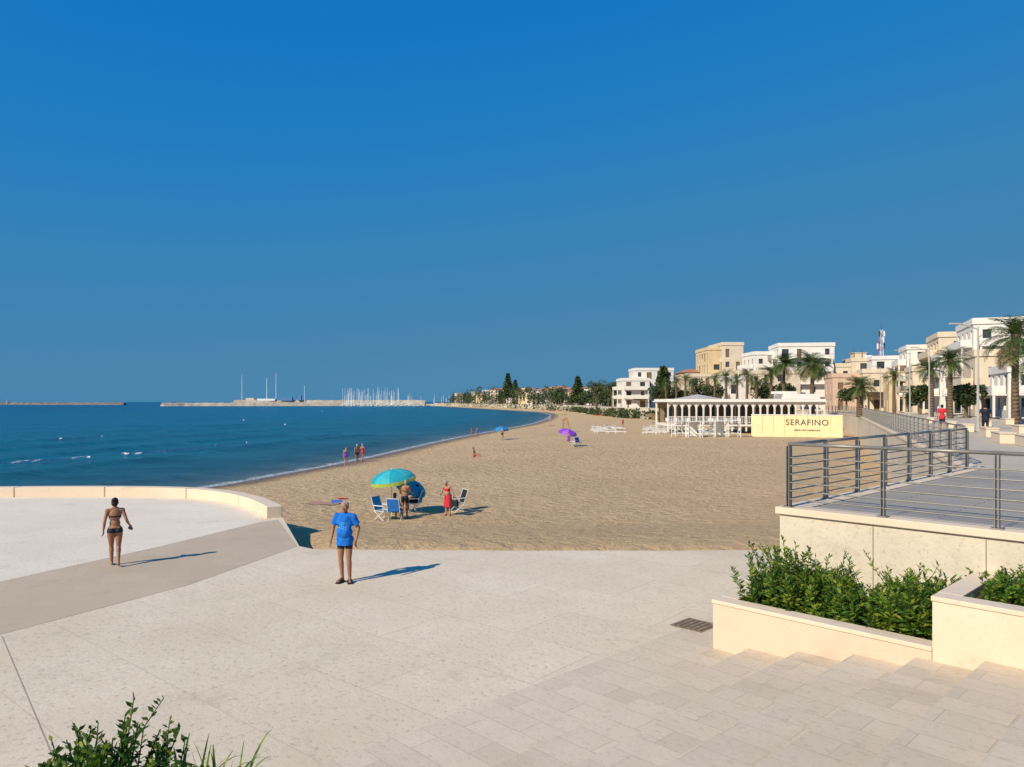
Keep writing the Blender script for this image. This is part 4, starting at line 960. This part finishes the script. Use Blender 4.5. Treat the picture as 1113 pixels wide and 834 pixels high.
    if skirt:
        kb=MB(); n=28; zt=J['pel'].z+.06; zb=skirt[1]; vs=[];fs=[]; rows=8
        for r_ in range(rows+1):
            t=r_/rows; z=zt+(zb-zt)*t
            for i in range(n):
                a=6.283*i/n; rr=(.165+.05*t)*(1+.05*t*math.sin(a*7)); vs.append((J['pel'].x+rr*math.cos(a)*1.05,J['pel'].y+rr*math.sin(a)*.85,z))
        for r_ in range(rows):
            for i in range(n): q=r_*n; fs.append((q+i,q+(i+1)%n,q+n+(i+1)%n,q+n+i))
        kb.add(vs,fs); kb.obj('wrap_skirt',[M[skirt[0]]],e,smooth=True)
    if shoes:
        zb=MB()
        for S in 'LR':
            an,to=J['an'+S],J['to'+S]; fd=Vector((to.x-an.x,to.y-an.y,0)).normalized(); sd=Vector((-fd.y,fd.x,0)); a=math.atan2(fd.y,fd.x)
            mid=(an+to)/2; zb.box(mid.x,mid.y,.008,.275,.10,.024,0,a)
            for q in (.08,-.0): 
                c=to-fd*q; 
                for k in range(6):
                    t0=math.pi*k/6;t1=math.pi*(k+1)/6; A=c+sd*(.052*math.cos(t0));B2=c+sd*(.052*math.cos(t1)); h_=.05+q*.35
                    zb.tube((A.x,A.y,.01+h_*math.sin(t0)),(B2.x,B2.y,.01+h_*math.sin(t1)),.014,n=6)
        zb.obj('sandals',[M[shoes]],e)
    if extra: extra(e,J)
    return e
M['lip']=mat('lips',(0.30,0.09,0.07),.5,.1,5)
M['shirtblue']=mat('blue_cotton',(0.008,0.15,0.56),.85,.14,7,.4,18); M['print']=mat('shirt_print',(0.10,0.42,0.58),.85,.1,5)
M['shortsdark']=mat('dark_swim_shorts',(0.012,0.014,0.03),.7,.2,8)
p=G(375,633); 
def trunks(zlo,zhi): return lambda c: zlo<c.z<zhi and abs(c.x)<.2
person('man_in_blue_tshirt',(p.x,p.y,0.004),math.radians(-6),1.74,dict(elL=(.285,.05,1.17),wrL=(.275,-.09,.93),elR=(-.285,.05,1.17),wrR=(-.285,-.08,.93),hdL=(-.1,-.25,-1),hdR=(.1,-.25,-1),
  anL=(.10,.02,.095),knL=(.095,-.02,.51),toL=(.15,-.12,.045),anR=(-.07,.03,.095),knR=(-.09,-.01,.51),toR=(-.10,-.12,.045)),
  skin='skin',hair='hairG',vox=.0065,belly=.035,shirt=['shirtblue','print'],shoes='black',paint=[('shortsdark',trunks(.74,1.05))])
def beltline(c): return (.86<c.z<.985 and abs(c.x)<.2) or (1.255<c.z<1.30 and abs(c.x)<.19 and c.y>-.03) or (1.23<c.z<1.36 and c.y<-.03 and abs(c.x)<.16)
def bag_extra(e,J):
    mb=MB(); w_=J['wrR']+V3(0,-.09,-.07); mb.ell(w_+V3(-.02,-.03,-.03),(.045,.12,.045)); mb.ell(w_+V3(-.05,-.01,-.05),(.045,.11,.04)); mb.obj('held_flip_flops',[M['wood']],e,smooth=True)
p=G(125,615.5)
person('woman_in_black_bikini',(p.x,p.y,0.004),math.radians(180+30),1.62,dict(elR=(-.26,.08,1.17),wrR=(-.33,-.10,1.02),hdR=(-.2,-.9,-.5),elL=(.235,.05,1.16),wrL=(.26,.0,.93),hdL=(0,-.1,-1),
  knL=(.08,-.13,.51),anL=(.07,-.16,.09),toL=(.08,-.31,.035),knR=(-.08,.03,.51),anR=(-.07,.20,.14),toR=(-.08,.08,.035),face=(-.15,-1,0)),
  female=True,skin='skin',hair='hairD',vox=.0065,longhair='bun',paint=[('black',beltline)],extra=bag_extra)
p=GS(440,563.5)
person('man_beside_umbrella',p,math.radians(170),1.68,dict(elR=(-.25,-.08,1.2),wrR=(-.2,-.3,1.12),hdR=(0,-1,0),elL=(.25,-.05,1.18),wrL=(.22,-.25,1.05),hdL=(0,-1,-.2),nec=(0,-.05,1.47),hed=(0,-.10,1.60)),skin='skin',hair='hairG',vox=.012,belly=.04,paint=[('shortsdark',trunks(.70,1.02))])
SIT=dict(pel=V3(0,.05,.50),wai=V3(0,.08,.64),che=V3(0,.12,.85),nec=V3(0,.13,1.03),hed=V3(0,.09,1.18),shL=V3(.175,.12,.98),shR=V3(-.175,.12,.98),elL=V3(.26,.05,.72),elR=V3(-.26,.05,.72),wrL=V3(.24,-.18,.66),wrR=V3(-.24,-.18,.66),hdL=V3(0,-1,-.1),hdR=V3(0,-1,-.1),
 hiL=V3(.09,.03,.48),hiR=V3(-.09,.03,.48),knL=V3(.12,-.38,.50),knR=V3(-.12,-.38,.50),anL=V3(.12,-.40,.09),anR=V3(-.12,-.36,.09),toL=V3(.13,-.54,.03),toR=V3(-.13,-.50,.03))
p=GS(430,566); 
person('seated_woman',(p.x,p.y,p.z),math.radians(170),1.62,SIT,female=True,skin='skin',hair='hairD',vox=.012,longhair=True,paint=[('blue',lambda c:.45<c.z<.95 and abs(c.x)<.2 and c.y>-.12)])
p=GS(451,556); person('seated_man',(p.x,p.y,p.z),math.radians(-100),1.66,SIT,skin='skin',hair='hairD',vox=.014,paint=[('shortsdark',lambda c:.38<c.z<.6 and abs(c.x)<.22 and c.y>-.2)])
p=GS(487,560.5)
def bag2(e,J):
    mb=MB(); c=V3(.42,-.05,.62); mb.box(c.x,c.y,c.z,.34,.16,.30); mb.tube(c+V3(-.12,0,.15),c+V3(-.03,0,.38),.012,n=6); mb.tube(c+V3(.12,0,.15),c+V3(-.03,0,.38),.012,n=6); mb.obj('carried_bag',[M['black']],e,bevel=.03)
person('elderly_woman_in_red_wrap',p,math.radians(-30),1.62,dict(elR=(-.26,-.10,1.16),wrR=(-.14,-.34,1.06),hdR=(.3,-1,-.3),elL=(.30,-.06,1.18),wrL=(.38,-.08,.99),hdL=(0,-.1,-1),che=(0,-.05,1.28),nec=(0,-.13,1.44),hed=(0,-.20,1.57),shL=(.175,-.11,1.39),shR=(-.175,-.11,1.39)),female=True,skin='skin2',hair='hairG',vox=.012,belly=.05,skirt=('red',.42),paint=[('red',lambda c:1.16<c.z<1.30 and abs(c.x)<.17 and c.y<.05)],extra=bag2)
WALK=dict(knL=(.10,-.12,.51),anL=(.10,-.16,.09),toL=(.12,-.31,.035),knR=(-.09,.05,.50),anR=(-.09,.24,.16),toR=(-.10,.13,.04),elL=(.24,.10,1.16),wrL=(.25,.12,.93),elR=(-.24,-.05,1.16),wrR=(-.25,-.2,.97),hdR=(0,-.6,-1))
far=[(376,507,.6,1.66,'purple',True,None),(388,504,-2.4,1.74,'shortsdark',False,None),(394,502.5,2.8,1.68,'red',True,WALK),
 (513,475.5,1.2,1.7,'red',False,WALK),(519,476,.4,1.66,'blue',True,None),(546,478.5,2.5,1.66,'shortsdark',False,None),(677,464.5,.3,1.7,'red',True,WALK),(612,466,1.8,1.7,'shortsdark',False,WALK),
 (470,447.5,1.6,1.7,'red',False,None),(598,461.5,-.6,1.7,'blue',False,WALK),(618,487,.2,1.68,'purple',True,None)]
for (px,py,yaw,h,cl,fem,po) in far:
    p=GS(px,py)
    def fn(c,fem=fem): return (.80<c.z<1.02 and abs(c.x)<.2) or (fem and 1.02<=c.z<1.36 and abs(c.x)<.155 and abs(c.y)<.2)
    person('beach_walker' if po else 'bather_standing',p,yaw,h,po,female=fem,skin=random.choice(('skin','skin2')),hair=random.choice(('hairD','hairD','hairG')),vox=.022,paint=[(cl,fn)])
p=GS(516,497); 
sand_sit={k:Vector((v.x,v.y,v.z-.36)) for k,v in SIT.items() if k[:2] not in('hd','kn','an','to')}
sand_sit.update(hed=V3(0,.09,.82),knL=V3(.12,-.36,.36),knR=V3(-.12,-.36,.36),anL=V3(.12,-.62,.08),anR=V3(-.12,-.62,.08),toL=V3(.13,-.77,.03),toR=V3(-.13,-.77,.03),wrL=V3(.2,-.2,.38),wrR=V3(-.2,-.2,.38),hdL=V3(0,-1,-.2),hdR=V3(0,-1,-.2))
person('bather_sitting_on_sand',p,1.2,1.68,sand_sit,skin='skin2',hair='hairD',vox=.02,paint=[('red',lambda c:c.z<.28 and abs(c.x)<.19 and c.y>-.14)])
p=V3(X(1024,46),46,PZ+.01); person('promenade_walker',p,2.4,1.7,WALK,female=True,skin='skin2',vox=.02,shirt=['red'],paint=[('black',trunks(.55,1.02))])
p=V3(X(1071,40),40,PZ+.01); person('promenade_walker',p,2.6,1.75,WALK,skin='skin2',vox=.02,shirt=['shortsdark'],paint=[('black',trunks(.55,1.02))])
print('DONE',len(bpy.data.objects))
